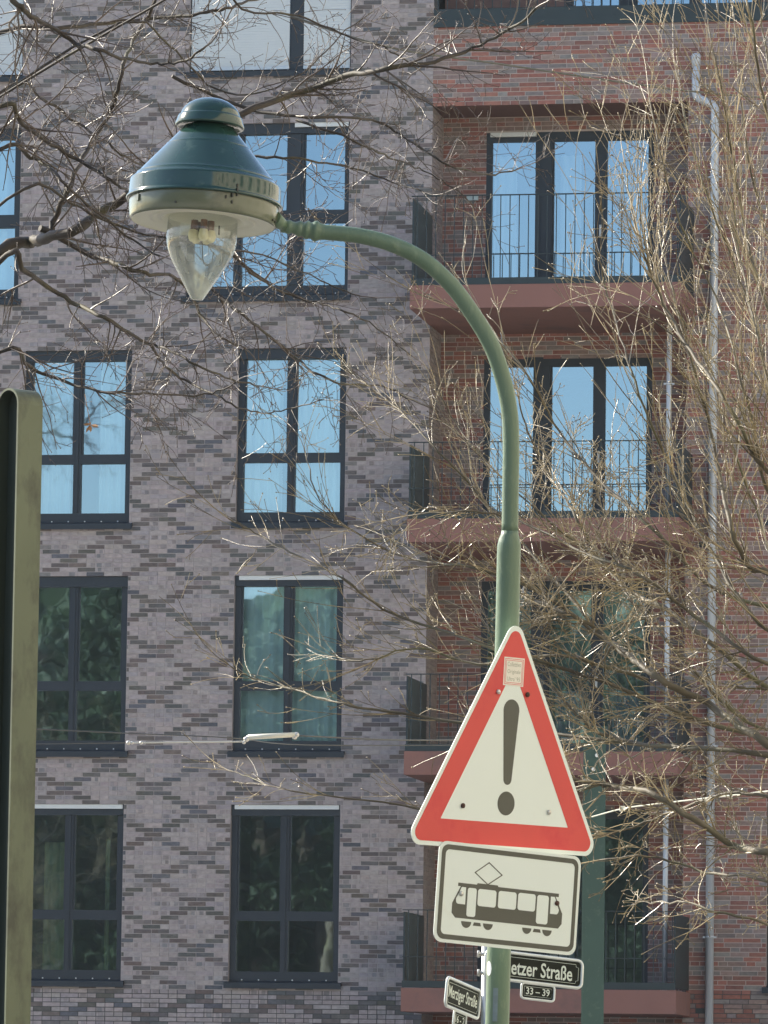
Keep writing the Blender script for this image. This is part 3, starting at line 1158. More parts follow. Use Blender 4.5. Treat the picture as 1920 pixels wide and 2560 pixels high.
def rounded(poly, rad, n=8):
    out = []
    L = len(poly)
    for i in range(L):
        p0, p1, p2 = Vector(poly[i - 1]), Vector(poly[i]), Vector(poly[(i + 1) % L])
        d1, d2 = (p0 - p1).normalized(), (p2 - p1).normalized()
        ang = d1.angle(d2)
        r = rad[i] if hasattr(rad, '__len__') else rad
        t = r / math.tan(ang / 2)
        c = p1 + (d1 + d2).normalized() * (r / math.sin(ang / 2))
        a, b = p1 + d1 * t, p1 + d2 * t
        va, vb = a - c, b - c
        th = va.angle_signed(vb)
        for k in range(n + 1):
            f_ = -th * k / n
            cs, sn = math.cos(f_), math.sin(f_)
            out.append((c.x + va.x * cs - va.y * sn, c.y + va.x * sn + va.y * cs))
    return out


class Plate:
    """local frame of a sign: x to the right, y up, in metres, lying on its face"""

    def __init__(s, o, e1, e2down):
        s.o, s.e1 = Vector(o), Vector(e1).normalized()
        s.e2 = -Vector(e2down)
        s.e2 = (s.e2 - s.e1 * s.e2.dot(s.e1)).normalized()
        s.n = s.e1.cross(s.e2)

    def prism(s, mb, poly, z, t):
        area = sum(poly[i][0] * poly[(i + 1) % len(poly)][1] - poly[(i + 1) % len(poly)][0] * poly[i][1] for i in range(len(poly)))
        if area < 0:
            poly = poly[::-1]
        mb.prism([(p[0], p[1]) for p in poly], s.o + s.n * z, s.e1, s.e2, s.n, t)

    def ring(s, mb, a, b, z, t):
        """band between two outlines with equal numbers of points"""
        A = [s.o + s.e1 * p[0] + s.e2 * p[1] + s.n * (z + t) for p in a]
        B = [s.o + s.e1 * p[0] + s.e2 * p[1] + s.n * (z + t) for p in b]
        for i in range(len(A)):
            j = (i + 1) % len(A)
            mb.face([A[i], A[j], B[j], B[i]])
            mb.face([A[i] - s.n * t, A[j] - s.n * t, A[j], A[i]])
            mb.face([B[i], B[j], B[j] - s.n * t, B[i] - s.n * t])

    def pt(s, x, y, z=0):
        return s.o + s.e1 * x + s.e2 * y + s.n * z


def bolt(pl, parent, x, y, mat, r=0.0085):
    m_ = MB()
    m_.lathe([(0, r), (0.004, r), (0.007, r * 0.6), (0.008, 0)], pl.pt(x, y, 0.002), pl.n, 10)
    return m_.build('bolt', mat, parent)


def text_on(pl, parent, body, x0, x1, yb, yt, z, mat, name='lettering', bold=0.0):
    """lettering fitted into a box on the sign"""
    cu = bpy.data.curves.new('letters', 'FONT')
    cu.body = body
    cu.offset = bold
    cu.resolution_u = 3
    to = bpy.data.objects.new('letters', cu)
    COL.objects.link(to)
    bpy.context.view_layer.update()
    me = bpy.data.meshes.new_from_object(to)
    bpy.data.objects.remove(to)
    xs = [v.co.x for v in me.vertices]
    ys = [v.co.y for v in me.vertices]
    ax, bx, ay, by = min(xs), max(xs), min(ys), max(ys)
    off = PLOC[parent.name]
    for v in me.vertices:
        x = x0 + (v.co.x - ax) / (bx - ax) * (x1 - x0)
        y = yb + (v.co.y - ay) / (by - ay) * (yt - yb)
        v.co = pl.pt(x, y, z) - off
    me.materials.clear()
    me.materials.append(mat)
    me.name = name
    o_ = bpy.data.objects.new(name, me)
    COL.objects.link(o_)
    o_.parent = parent
    PLOC[o_.name] = off.copy()
    return o_


TP = Plate((15.1864, -54.1505, 2.5344), (0.5953, 0.8035, -0.0074), (-0.0526, 0.0298, -0.9982))
ws = thing('warning_sign', 'red bordered triangular warning sign with a black exclamation mark', 'road sign', TP.o - Vector((0, 0, 0.02)))
S, HH = 0.904, 0.783
tri = [(-S / 2, 0), (S / 2, 0), (0, HH)]


def inset(d):
    k = d * math.sqrt(3)
    return [(-S / 2 + k, d), (S / 2 - k, d), (0, HH - 2 * d)]


out0 = rounded(tri, 0.040)
out1 = rounded(inset(0.0145), 0.028)
out2 = rounded(inset(0.090), 0.0015)
m = MB()
TP.prism(m, out0, -0.003, 0.003)
pt_ = m.build('plate', sign_white, ws)
m = MB()
TP.ring(m, out1, out2, 0.0002, 0.0006)
m.build('red_border', sign_red, ws)
# exclamation mark
ex = []
for k in range(13):
    a = math.pi * k / 12
    ex.append((0.0365 * math.cos(a), 0.463 + 0.0365 * math.sin(a)))
for k in range(13):
    a = math.pi + math.pi * k / 12
    ex.append((0.0185 * math.cos(a), 0.235 + 0.0185 * math.sin(a)))
m = MB()
TP.prism(m, ex, 0.0002, 0.0006)
TP.prism(m, [(0.0395 * math.cos(k * math.pi / 16), 0.155 + 0.0395 * math.sin(k * math.pi / 16)) for k in range(32)], 0.0002, 0.0006)
m.build('exclamation_mark', sign_black, ws)
st_paper = plain('sticker_paper', (0.80, 0.76, 0.66), 0.6, var=0.05)
st_pink = plain('sticker_pink', (0.74, 0.42, 0.36), 0.6, var=0.08)
m = MB()
sx0, sx1, sy0, sy1 = -0.047, 0.047, 0.544, 0.638
TP.prism(m, [(sx0, sy0), (sx1, sy0), (sx1, sy1), (sx0, sy1)], 0.0009, 0.0004)
stk = m.build('sticker', st_paper, ws)
tag(stk, 'small cream sticker with a thin red frame and three lines of text')
for d_, t_ in ((0.0045, 0.0018), (0.0095, 0.0016)):
    m = MB()
    A = [(sx0 + d_, sy0 + d_), (sx1 - d_, sy0 + d_), (sx1 - d_, sy1 - d_), (sx0 + d_, sy1 - d_)]
    d2 = d_ + t_
    B = [(sx0 + d2, sy0 + d2), (sx1 - d2, sy0 + d2), (sx1 - d2, sy1 - d2), (sx0 + d2, sy1 - d2)]
    TP.ring(m, A, B, 0.0013, 0.0002)
    m.build('sticker_frame', sign_red, stk)
ink = plain('grey_ink', (0.36, 0.36, 0.27), 0.7)
text_on(TP, stk, 'Collettivo', -0.031, 0.031, 0.608, 0.623, 0.0015, ink)
text_on(TP, stk, 'Originale', -0.030, 0.031, 0.581, 0.598, 0.0015, ink)
text_on(TP, stk, "Ultra' 95", -0.030, 0.030, 0.560, 0.574, 0.0015, ink)
for x, y, mt in ((-0.068, 0.520, zinc_bolt), (0.068, 0.520, rust_bolt), (-0.200, 0.137, rust_bolt), (0.200, 0.137, zinc_bolt)):
    bolt(TP, ws, x, y, mt)
m = MB()                                        # clamps behind
for y in (0.45, 0.12):
    p = TP.pt(0.0, y, -0.004)
    m.obox(p - TP.e1 * 0.16 - TP.e2 * 0.015, TP.e1 * 0.32, TP.e2 * 0.03, -TP.n * 0.03)
m.build('rear_bracket', alu, ws)

PP = Plate((15.0034, -54.3282, 2.5586), (0.6758, 0.7352, -0.053), (-0.0505, -0.0256, -0.9984))
PP.o = CAM + (PP.o - CAM) * 0.9965
ts = thing('tram_sign', 'white plate with a black tram symbol under the triangle', 'road sign', PP.pt(0.3, -0.33))


def q(*pts):
    return [(x / 1000, -y / 1000) for x, y in pts]


def rrect(x0, y0, x1, y1, r):
    return rounded(q((x0, y0), (x0, y1), (x1, y1), (x1, y0)), r / 1000, 5)


m = MB()
PP.prism(m, rrect(0, 0, 600, 330, 32), -0.003, 0.003)
m.build('plate', sign_white, ts)
m = MB()
PP.ring(m, rrect(12, 10, 589, 319, 26), rrect(28, 26, 574, 303, 16), 0.0002, 0.0006)
m.build('black_border', sign_black, ts)
# tram: dark silhouette with the windows laid on it
m = MB()
roof = q((88, 131), (166, 131), (168, 126), (252, 126), (256, 131), (513, 131), (513, 142), (500, 142), (532, 196), (532, 230), (518, 246), (84, 246), (68, 231), (68, 199), (99, 142), (88, 142))
PP.prism(m, roof, 0.0002, 0.0005)
for (x0, x1, c) in ((110, 152, 131), (201, 242, 222), (366, 405, 386), (452, 492, 472)):
    r = (x1 - x0) / 2
    PP.prism(m, q(*[(c + r * math.cos(k * math.pi / 12), 255 + r * math.sin(k * math.pi / 12)) for k in range(13)]), 0.0002, 0.0005)
for (c) in (176.5, 429):
    PP.prism(m, q((c - 13, 255), (c + 13, 255), (c + 17, 266), (c - 17, 266)), 0.0002, 0.0005)
P4 = [(211, 55), (268, 91), (211, 127), (155, 92)]
for i in range(4):
    a, b = Vector(P4[i]), Vector(P4[(i + 1) % 4])
    d_ = (b - a).normalized() * 1.5
    n_ = Vector((-d_.y, d_.x)) * 1.15
    PP.prism(m, q(*(a + n_ - d_, b + n_ + d_, b - n_ + d_, a - n_ - d_)), 0.0002, 0.0005)
sym = m.build('tram_symbol', sign_black, ts)
for x0, y0, x1, y1, r in ((129, 144, 166, 238, 8), (172, 144, 249, 200, 9), (258, 143, 334, 200, 9), (341, 142, 415, 199, 9), (422, 142, 471, 237, 9)):
    m = MB()
    PP.prism(m, rrect(x0, y0, x1, y1, r), 0.0008, 0.0003)
    m.build('tram_window', sign_white, sym)
m = MB()
PP.prism(m, rounded(q((103.5, 144), (82, 184), (84, 200), (121, 200), (121, 144)), [0.001, 0.006, 0.010, 0.001, 0.001], 5), 0.0008, 0.0003)
m.build('tram_window', sign_white, sym)
m = MB()
PP.prism(m, rounded(q((479, 143), (480, 200), (512, 200), (517, 186), (496, 143)), [0.001, 0.001, 0.010, 0.006, 0.001], 5), 0.0008, 0.0003)
m.build('tram_window', sign_white, sym)
bolt(PP, ts, 0.101, -0.166, zinc_bolt)
bolt(PP, ts, 0.505, -0.163, rust_bolt)
m = MB()
for y in (-0.10, -0.23):
    p = PP.pt(0.3, y, -0.004)
    m.obox(p - PP.e1 * 0.16 - PP.e2 * 0.015, PP.e1 * 0.32, PP.e2 * 0.03, -PP.n * 0.03)
m.build('rear_bracket', alu, ts)

# ------------------------------------------------------------------ street name signs behind the lamp
SD = 34.0
KS = F / SD
frame_w = plain('name_frame', (0.74, 0.78, 0.74), 0.35, metal=0.2, var=0.06)
name_black = plain('name_plate_black', (0.020, 0.023, 0.015), 0.7, var=0.2, scale=7, spec=0.15)
name_white = plain('name_letters', (0.70, 0.76, 0.66), 0.5, var=0.05)
NP = Plate((12.6008, -38.224, 2.6687), (0.822, 0.5632, -0.0843), (-0.0247, -0.1126, -0.9933))
MP = Plate((12.394, -38.435, 2.4915), (0.1429, 0.9843, -0.1036), (-0.0645, -0.0952, -0.9934))
post_base = at(1214, 2560, SD + 0.02)
sn = thing('street_name_sign', 'street name signs with white frames on a post behind the lamp mast', 'street sign', (post_base.x, post_base.y, 0))
m = MB()
m.tube([Vector((post_base.x, post_base.y, 0)), at(1216, 2362, SD + 0.02)], 0.030, 12)
m.tube([at(1216, 2362, SD + .02), at(1216, 2360, SD + .02)], [0.032, 0.024], 12)
m.build('post', plain('galvanised_post', (0.55, 0.58, 0.58), 0.35, metal=0.5, var=0.15, scale=12), sn)
for yy in (2385, 2432):
    m = MB()
    m.tube([at(1196, yy, SD - 0.05), at(1224, yy + 1, SD - 0.05)], 0.013, 8)
    m.tube([at(1193, yy - .3, SD - 0.05), at(1199, yy, SD - 0.05)], 0.022, 8)
    m.build('clamp_bolt', zinc_bolt, sn)


def name_plate(pl, W, H, text, box, label, bold=0.01):
    m_ = MB()
    pl.prism(m_, rounded([(0, 0), (0, -H), (W, -H), (W, 0)], 0.03, 5), -0.008, 0.008)
    o_ = m_.build('name_plate', name_black, sn)
    tag(o_, label)
    path = rounded([(0.004, -0.004), (0.004, -H + 0.004), (W - 0.004, -H + 0.004), (W - 0.004, -0.004)], 0.034, 6)
    pts = [pl.pt(x, y, 0) for x, y in path]
    m_ = MB()
    m_.tube(pts + [pts[0], pts[1]], 0.0105, 8, caps=False)
    m_.build('frame', frame_w, o_)
    # thin line with clipped corners
    i0, c_ = 0.030, 0.020
    line = [(i0, -i0 - c_), (i0, -H + i0 + c_), (i0 + c_ * .8, -H + i0 + c_ * .8), (i0 + c_, -H + i0), (W - i0 - c_, -H + i0), (W - i0 - c_ * .8, -H + i0 + c_ * .8), (W - i0, -H + i0 + c_), (W - i0, -i0 - c_), (W - i0 - c_ * .8, -i0 - c_ * .8), (W - i0 - c_, -i0), (i0 + c_, -i0), (i0 + c_ * .8, -i0 - c_ * .8)]
    pts = [pl.pt(x, y, 0.001) for x, y in line]
    m_ = MB()
    m_.tube(pts + [pts[0]], 0.0016, 4, caps=False)
    m_.build('line_border', name_white, o_)
    text_on(pl, o_, text, *box, 0.0015, name_white, bold=bold)
    return o_


name_plate(NP, 0.684, 0.181, 'Metzer Straße', (0.118, 0.612, -0.140, -0.046), 'black name plate reading Metzer Straße', 0.016)
name_plate(MP, 0.70, 0.185, 'Merziger Straße', (0.052, 0.648, -0.145, -0.045), 'black name plate reading Merziger Straße', 0.016)


def number_plate(pl, x0, x1, y0, y1, text):
    m_ = MB()
    pl.prism(m_, rounded([(x0, y0), (x0, y1), (x1, y1), (x1, y0)], 0.018, 4), -0.006, 0.006)
    o_ = m_.build('number_plate', name_black, sn)
    path = rounded([(x0, y0), (x0, y1), (x1, y1), (x1, y0)], 0.02, 5)
    pts = [pl.pt(x, y, 0) for x, y in path]
    m_ = MB()
    m_.tube(pts + [pts[0], pts[1]], 0.0078, 8, caps=False)
    m_.build('frame', frame_w, o_)
    i = 0.019
    pts = [pl.pt(x, y, 0.001) for x, y in ((x0 + i, y0 - i), (x0 + i, y1 + i), (x1 - i, y1 + i), (x1 - i, y0 - i))]
    m_ = MB()
    m_.tube(pts + [pts[0]], 0.0013, 4, caps=False)
    m_.build('line_border', name_white, o_)
    text_on(pl, o_, text, x0 + 0.032, x1 - 0.032, y1 + 0.027, y0 - 0.024, 0.0015, name_white, bold=0.014)
    return o_


number_plate(NP, 0.262, 0.492, -0.184, -0.281, '33 – 39')
number_plate(MP, 0.200, 0.450, -0.188, -0.285, '16 - 2')

# ------------------------------------------------------------------ green steel masts
mast_m = plain('mast_olive_paint', (0.130, 0.150, 0.088), 0.55, var=0.16, scale=4, dirt_or_shade=((0.062, 0.066, 0.042), 0.55, 7), stretch=(1, 1, 0.5))
mast_in = plain('mast_recess_shade', (0.035, 0.045, 0.030), 0.6, var=0.2, scale=5)  # darker copy of the mast paint, the recess's shade put into the colour
LD_ = 24.0
KL = F / LD_
# round-topped mast at the left edge; its open side looks to the left of the viewer
mtop = at(17.5 * D2, 838 * D2, LD_)
left_mast = thing('steel_mast', 'olive green steel mast with rounded top at the left edge', 'mast', (mtop.x, mtop.y, 0))
yaw = R(47)
vdir = Vector((-FW.x, -FW.y, 0)).normalized()
rdir = Vector((RT.x, RT.y, 0)).normalized()
nf = (vdir * math.cos(yaw) - rdir * math.sin(yaw)).normalized()     # open side
ef = Vector((0, 0, 1)).cross(nf) * 1.0
if ef.dot(rdir) < 0:
    ef = -ef
Wm, Dm = 0.150, 0.140
HM = mtop.z - Wm / 2 * 0.0


def arch(w, top, n=14, bottom=0.0):
    r = w / 2
    P = [(-r, bottom)]
    P = [(r, bottom)]
    for k in range(n + 1):
        a = math.pi * k / n
        P.append((r * math.cos(a), top - r + r * math.sin(a)))
    P.append((-r, bottom))
    return P


foot = Vector((mtop.x, mtop.y, 0))
ez = Vector((0, 0, 1))
m = MB()
outer, inner = arch(Wm, HM), arch(Wm - 0.020, HM - 0.010)
A = [foot + ef * x + ez * z for x, z in outer]
B = [foot + ef * x + ez * z for x, z in inner]
back = -nf * Dm
for i in range(len(A) - 1):
    m.face([A[i], A[i + 1], B[i + 1], B[i]])                         # rim
    m.face([A[i + 1], A[i], A[i] + back, A[i + 1] + back], smooth=True)   # outside
m.face([p + back for p in A][::-1])
m.build('casing', mast_m, left_mast)
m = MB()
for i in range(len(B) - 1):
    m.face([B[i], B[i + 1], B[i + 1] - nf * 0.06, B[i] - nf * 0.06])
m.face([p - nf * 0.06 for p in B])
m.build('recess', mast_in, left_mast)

RDp = 44.0
rt_top = at(1487, 1840, RDp)
right_mast = thing('steel_mast', 'dark green square steel mast rising behind the warning sign', 'mast', (rt_top.x, rt_top.y, 0))
mast2 = plain('mast_blue_green_paint', (0.040, 0.085, 0.070), 0.5, var=0.16, scale=4, dirt_or_shade=((0.09, 0.14, 0.11), 0.15, 20))
hw = 27.0 / (F / RDp)
m = MB()
for (x0, x1, y0, y1) in ((-hw, hw, -hw, -hw + 0.016), (-hw, hw, hw - 0.016, hw), (-0.008, 0.008, -hw + 0.016, hw - 0.016)):
    P0 = Vector((rt_top.x, rt_top.y, 0))
    m.obox(P0 + rdir * x0 - vdir * y1, rdir * (x1 - x0), vdir * (y1 - y0), ez * (rt_top.z + 0.05))
m.build('beam', mast2, right_mast)
m = MB()
P0 = Vector((rt_top.x, rt_top.y, rt_top.z + 0.052))
m.obox(P0 - rdir * (hw + .01) - vdir * (hw + .01), rdir * (2 * hw + .02), vdir * (2 * hw + .02), ez * 0.02)
m.build('cap', mast2, right_mast)
m = MB()
for px, py in ((1492, 1888), (1483, 1923), (1485, 2028), (1487, 2040)):
    p = at(px, py, RDp - hw - 0.03)
    m.tube([p, p - FW * 0.03], 0.016, 7)
m.build('bolt_heads', white_st, right_mast)

# span wire between the masts with insulators
wire_m = plain('wire_steel', (0.10, 0.10, 0.09), 0.4, metal=0.4)
ins_m = plain('insulator_grp', (0.74, 0.71, 0.58), 0.4, var=0.06)


def wire(name, label, pts, r, mat, extra=None):
    P = [at(*p) for p in pts]
    o_ = thing(name, label, 'wire', P[0])
    m_ = MB()
    m_.tube(spline(P, 6), r, 6)
    m_.build('cable', mat, o_)
    return o_


sw = wire('span_wire', 'thin span wire with cream insulator rod across the lower windows', [(320, 1857, 40), (460, 1855.5, 40), (600, 1854, 40), (612, 1851, 40)], 0.006, plain('sunlit_wire', (0.60, 0.58, 0.50), 0.4, metal=0.3))  # pale material paints in the sunlit stretch of the wire
m = MB()
m.tube([at(620, 1843, 40), at(742, 1836.5, 40)], [0.020, 0.018], 10)
m.build('insulator_rod', ins_m, sw)
m = MB()
for (x, y, r) in ((321, 1856.5, .016), (330, 1857, .012), (353, 1857, .013), (610, 1856, .013), (616, 1848, .020), (622, 1843, .017), (737, 1843, .017), (741, 1837, .02)):
    p = at(x, y, 40)
    m.tube([p - RT * r, p - RT * r * .4, p + RT * r * .4, p + RT * r], [r * .5, r, r, r * .5], 8)
m.build('clamps', zinc_bolt, sw)
m = MB()
m.tube([at(-90, 1862, 40), at(320, 1857, 40)], 0.003, 6)
m.build('cable', wire_m, sw)  # stretch past the clamp painted dark, as if out of the sun
m = MB()
m.tube(spline([at(742, 1839, 40), at(1000, 1850, 40.8), at(1250, 1848, 42), at(1474, 1846, 43.5)], 6), 0.006, 6)
m.build('cable', wire_m, sw)
wire('tension_wire', 'thin dark wire just above the span wire', [(-80, 1815, 42), (320, 1833, 42), (580, 1845, 42), (760, 1862, 43), (1250, 1862, 44), (1480, 1858, 44)], 0.0045, wire_m)
wire('feed_wire', 'thin grey cable slanting across the upper red brick wall', [(700, 30, 30), (960, 115, 30), (1250, 160, 30.5), (1700, 225, 31), (2050, 255, 31.5)], 0.006, plain('cable_grey', (0.14, 0.14, 0.12), 0.6))
cw = wire('tension_wire', 'thin wire with square insulator over the lowest branches at right', [(1480, 2042, 43.6), (1556, 2022, 43), (1640, 2010, 42), (1990, 1970, 38)], 0.006, plain('sunlit_wire2', (0.5, 0.5, 0.42), 0.4, metal=0.3))
m = MB()
p = at(1556, 2022, 43)
m.obox(p - RT * .022 - UP * .02 - FW * .02, RT * .044, UP * .04, FW * .04)
m.build('insulator', ins_m, cw)

# ------------------------------------------------------------------ bare trees
def bark_mat(name, dark, light, lichen, lich_amt, rough):
    m_, nt_, n_, l_, b_ = node_mat(name)
    tc = n_.new('ShaderNodeTexCoord')
    n1 = n_.new('ShaderNodeTexNoise')
    n1.inputs['Scale'].default_value = 5
    n1.inputs['Detail'].default_value = 7
    l_.new(tc.outputs['Object'], n1.inputs['Vector'])
    r1 = n_.new('ShaderNodeValToRGB')
    r1.color_ramp.elements[0].position = 0.36
    r1.color_ramp.elements[0].color = (*dark, 1)
    r1.color_ramp.elements[1].position = 0.66
    r1.color_ramp.elements[1].color = (*light, 1)
    l_.new(n1.outputs['Fac'], r1.inputs[0])
    n2 = n_.new('ShaderNodeTexNoise')
    n2.inputs['Scale'].default_value = 2.3
    n2.inputs['Detail'].default_value = 6
    l_.new(tc.outputs['Object'], n2.inputs['Vector'])
    r2_ = n_.new('ShaderNodeMapRange')
    r2_.inputs['From Min'].default_value = 0.52
    r2_.inputs['From Max'].default_value = 0.68
    r2_.inputs['To Max'].default_value = lich_amt
    l_.new(n2.outputs['Fac'], r2_.inputs['Value'])
    mx = n_.new('ShaderNodeMix')
    mx.data_type = 'RGBA'
    l_.new(r2_.outputs[0], mx.inputs[0])
    l_.new(r1.outputs[0], mx.inputs[6])
    mx.inputs[7].default_value = (*lichen, 1)
    l_.new(mx.outputs[2], b_.inputs['Base Color'])
    b_.inputs['Roughness'].default_value = rough
    bp = n_.new('ShaderNodeBump')
    bp.inputs['Strength'].default_value = 0.5
    bp.inputs['Distance'].default_value = 0.004
    n3 = n_.new('ShaderNodeTexNoise')
    n3.inputs['Scale'].default_value = 60
    l_.new(tc.outputs['Object'], n3.inputs['Vector'])
    l_.new(n3.outputs['Fac'], bp.inputs['Height'])
    l_.new(bp.outputs[0], b_.inputs['Normal'])
    return m_


bark_left = bark_mat('bark_brown_grey', (0.028, 0.021, 0.015), (0.060, 0.046, 0.032), (0.090, 0.080, 0.036), 0.75, 0.7)  # the limbs' shade is put into this lowered bark tone
twig_left = bark_mat('twig_brown', (0.050, 0.034, 0.024), (0.135, 0.096, 0.070), (0.150, 0.120, 0.066), 0.35, 0.36)
bark_right = bark_mat('bark_olive', (0.085, 0.068, 0.042), (0.160, 0.135, 0.088), (0.150, 0.145, 0.065), 0.7, 0.65)
twig_right = bark_mat('twig_ochre', (0.090, 0.064, 0.028), (0.480, 0.375, 0.205), (0.190, 0.155, 0.062), 0.6, 0.28)  # wide dark-to-pale range paints in sunlit highlights and shaded twigs

UPZ = Vector((0, 0, 1))


def rvec(rng):
    while True:
        v = Vector((rng.uniform(-1, 1), rng.uniform(-1, 1), rng.uniform(-1, 1)))
        if 0.05 < v.length < 1:
            return v.normalized()


def deviate(d, ang, rng):
    """turn d by ang round a random axis square to it"""
    a = d.cross(rvec(rng))
    if a.length < 1e-4:
        a = d.orthogonal()
    a.normalize()
    return (d * math.cos(ang) + a * math.sin(ang)).normalized()


def bud(mb, p, d, s):
    a = d.orthogonal().normalized() * s * 0.42
    b = d.cross(a).normalized() * s * 0.42
    c = p + d * s * 0.45
    n = len(mb.v)
    mb.v += [tuple(p), tuple(c + a), tuple(c + b), tuple(c - a), tuple(c - b), tuple(p + d * s * 1.25)]
    for i in range(4):
        j = 1 + (i + 1) % 4
        mb.f.append((n, n + j, n + 1 + i))
        mb.f.append((n + 5, n + 1 + i, n + j))
        mb.c += [None, None]
        mb.sm += [True, True]


def grow(mb, p, d, L, r, lvl, cfg, rng):
    n = max(3, min(14, int(L / cfg['step']) + 2))
    pts, dirs = [p.copy()], [d]
    bend = rvec(rng) * cfg['bend'] * rng.uniform(0.3, 1)
    for i in range(n):
        d = (d + rvec(rng) * cfg['jit'] + UPZ * cfg['up'] / n * 4 + bend / n * 4).normalized()
        p = p + d * (L / n)
        pts.append(p)
        dirs.append(d)
    rad = [max(cfg['rmin'], r * (1 - 0.72 * i / n)) for i in range(n + 1)]
    mb.tube(pts, rad, 5 if r > 0.006 else (4 if r > 0.004 else 3), caps=False)
    if cfg['bud']:
        bud(mb, pts[-1], d, cfg['bud'] * rng.uniform(0.8, 1.3))
        if lvl >= 1:
            for i in range(1, n):
                if rng.random() < cfg['budp']:
                    bud(mb, pts[i], deviate(dirs[i], 0.6, rng), cfg['bud'] * rng.uniform(0.5, 0.9))
    if lvl >= cfg['max']:
        return
    cnt = L * cfg['dens'][lvl]
    k = int(cnt) + (1 if rng.random() < cnt - int(cnt) else 0)
    for _ in range(k):
        t = rng.uniform(0.15, 0.98)
        i = min(n - 1, int(t * n))
        f_ = t * n - i
        q_ = pts[i].lerp(pts[i + 1], f_)
        Lc = L * rng.uniform(*cfg['ratio']) * (1.15 - 0.6 * t)
        Lc = max(Lc, cfg['lmin'])
        dd = deviate(dirs[i], R(rng.uniform(*cfg['ang'])), rng)
        dd = (dd + UPZ * cfg['lift']).normalized()
        grow(mb, q_, dd, Lc, max(cfg['rmin'], rad[i] * rng.uniform(0.5, 0.75)), lvl + 1, cfg, rng)


def limb(tree, mb, pts, r0, r1, cfg, rng, n_child, child_len, t0=0.0, mat=None, keep=None, child_r=None, along=0.0):
    P = spline(pts, 5)
    m_ = len(P)
    for i in range(1, m_ - 1):                    # knobbly
        P[i] = P[i] + rvec(rng) * cfg['wob']
    rad = [r0 + (r1 - r0) * (i / (m_ - 1)) ** 0.8 for i in range(m_)]
    rad = [x * rng.uniform(0.92, 1.1) for x in rad]
    b_ = MB()
    b_.tube(P, rad, 9 if r0 > 0.015 else 6)
    b_.build('limb', mat, tree)
    for _ in range(n_child):
        t = rng.uniform(t0, 1.0)
        i = min(m_ - 2, int(t * (m_ - 1)))
        d = (P[i + 1] - P[i]).normalized()
        q_ = P[i].lerp(P[i + 1], rng.random())
        dd = deviate(d, R(rng.uniform(*cfg['ang0'])), rng)
        dd = (dd + UPZ * cfg['lift0'] + d * along).normalized()
        if keep is not None:
            dd = (dd + keep * 0.4).normalized()
        L = child_len * rng.uniform(0.35, 1.15) * (1.1 - 0.45 * t)
        grow(mb, q_, dd, L, min(rad[i] * 0.6, child_r or 0.008) * rng.uniform(0.7, 1.0), 0, cfg, rng)
    # the limb's own tip goes on as a twig
    grow(mb, P[-1], (P[-1] - P[-2]).normalized(), child_len * 0.8, r1 * 0.95, 0, cfg, rng)


def trunk_part(tree, base, top, r, mat, rng):
    n = 9
    P = [base.lerp(top, i / n) + Vector((rng.uniform(-.05, .05), rng.uniform(-.05, .05), 0)) for i in range(n + 1)]
    b_ = MB()
    b_.tube(P, [r * (1.25 if i == 0 else 1) * (1 - 0.55 * i / n) for i in range(n + 1)], 14)
    b_.build('trunk', mat, tree)
    return P


def on_trunk(P, z):
    for i in range(len(P) - 1):
        if P[i].z <= z <= P[i + 1].z:
            return P[i].lerp(P[i + 1], (z - P[i].z) / (P[i + 1].z - P[i].z))
    return P[-1].copy() if z > P[-1].z else P[0].copy()


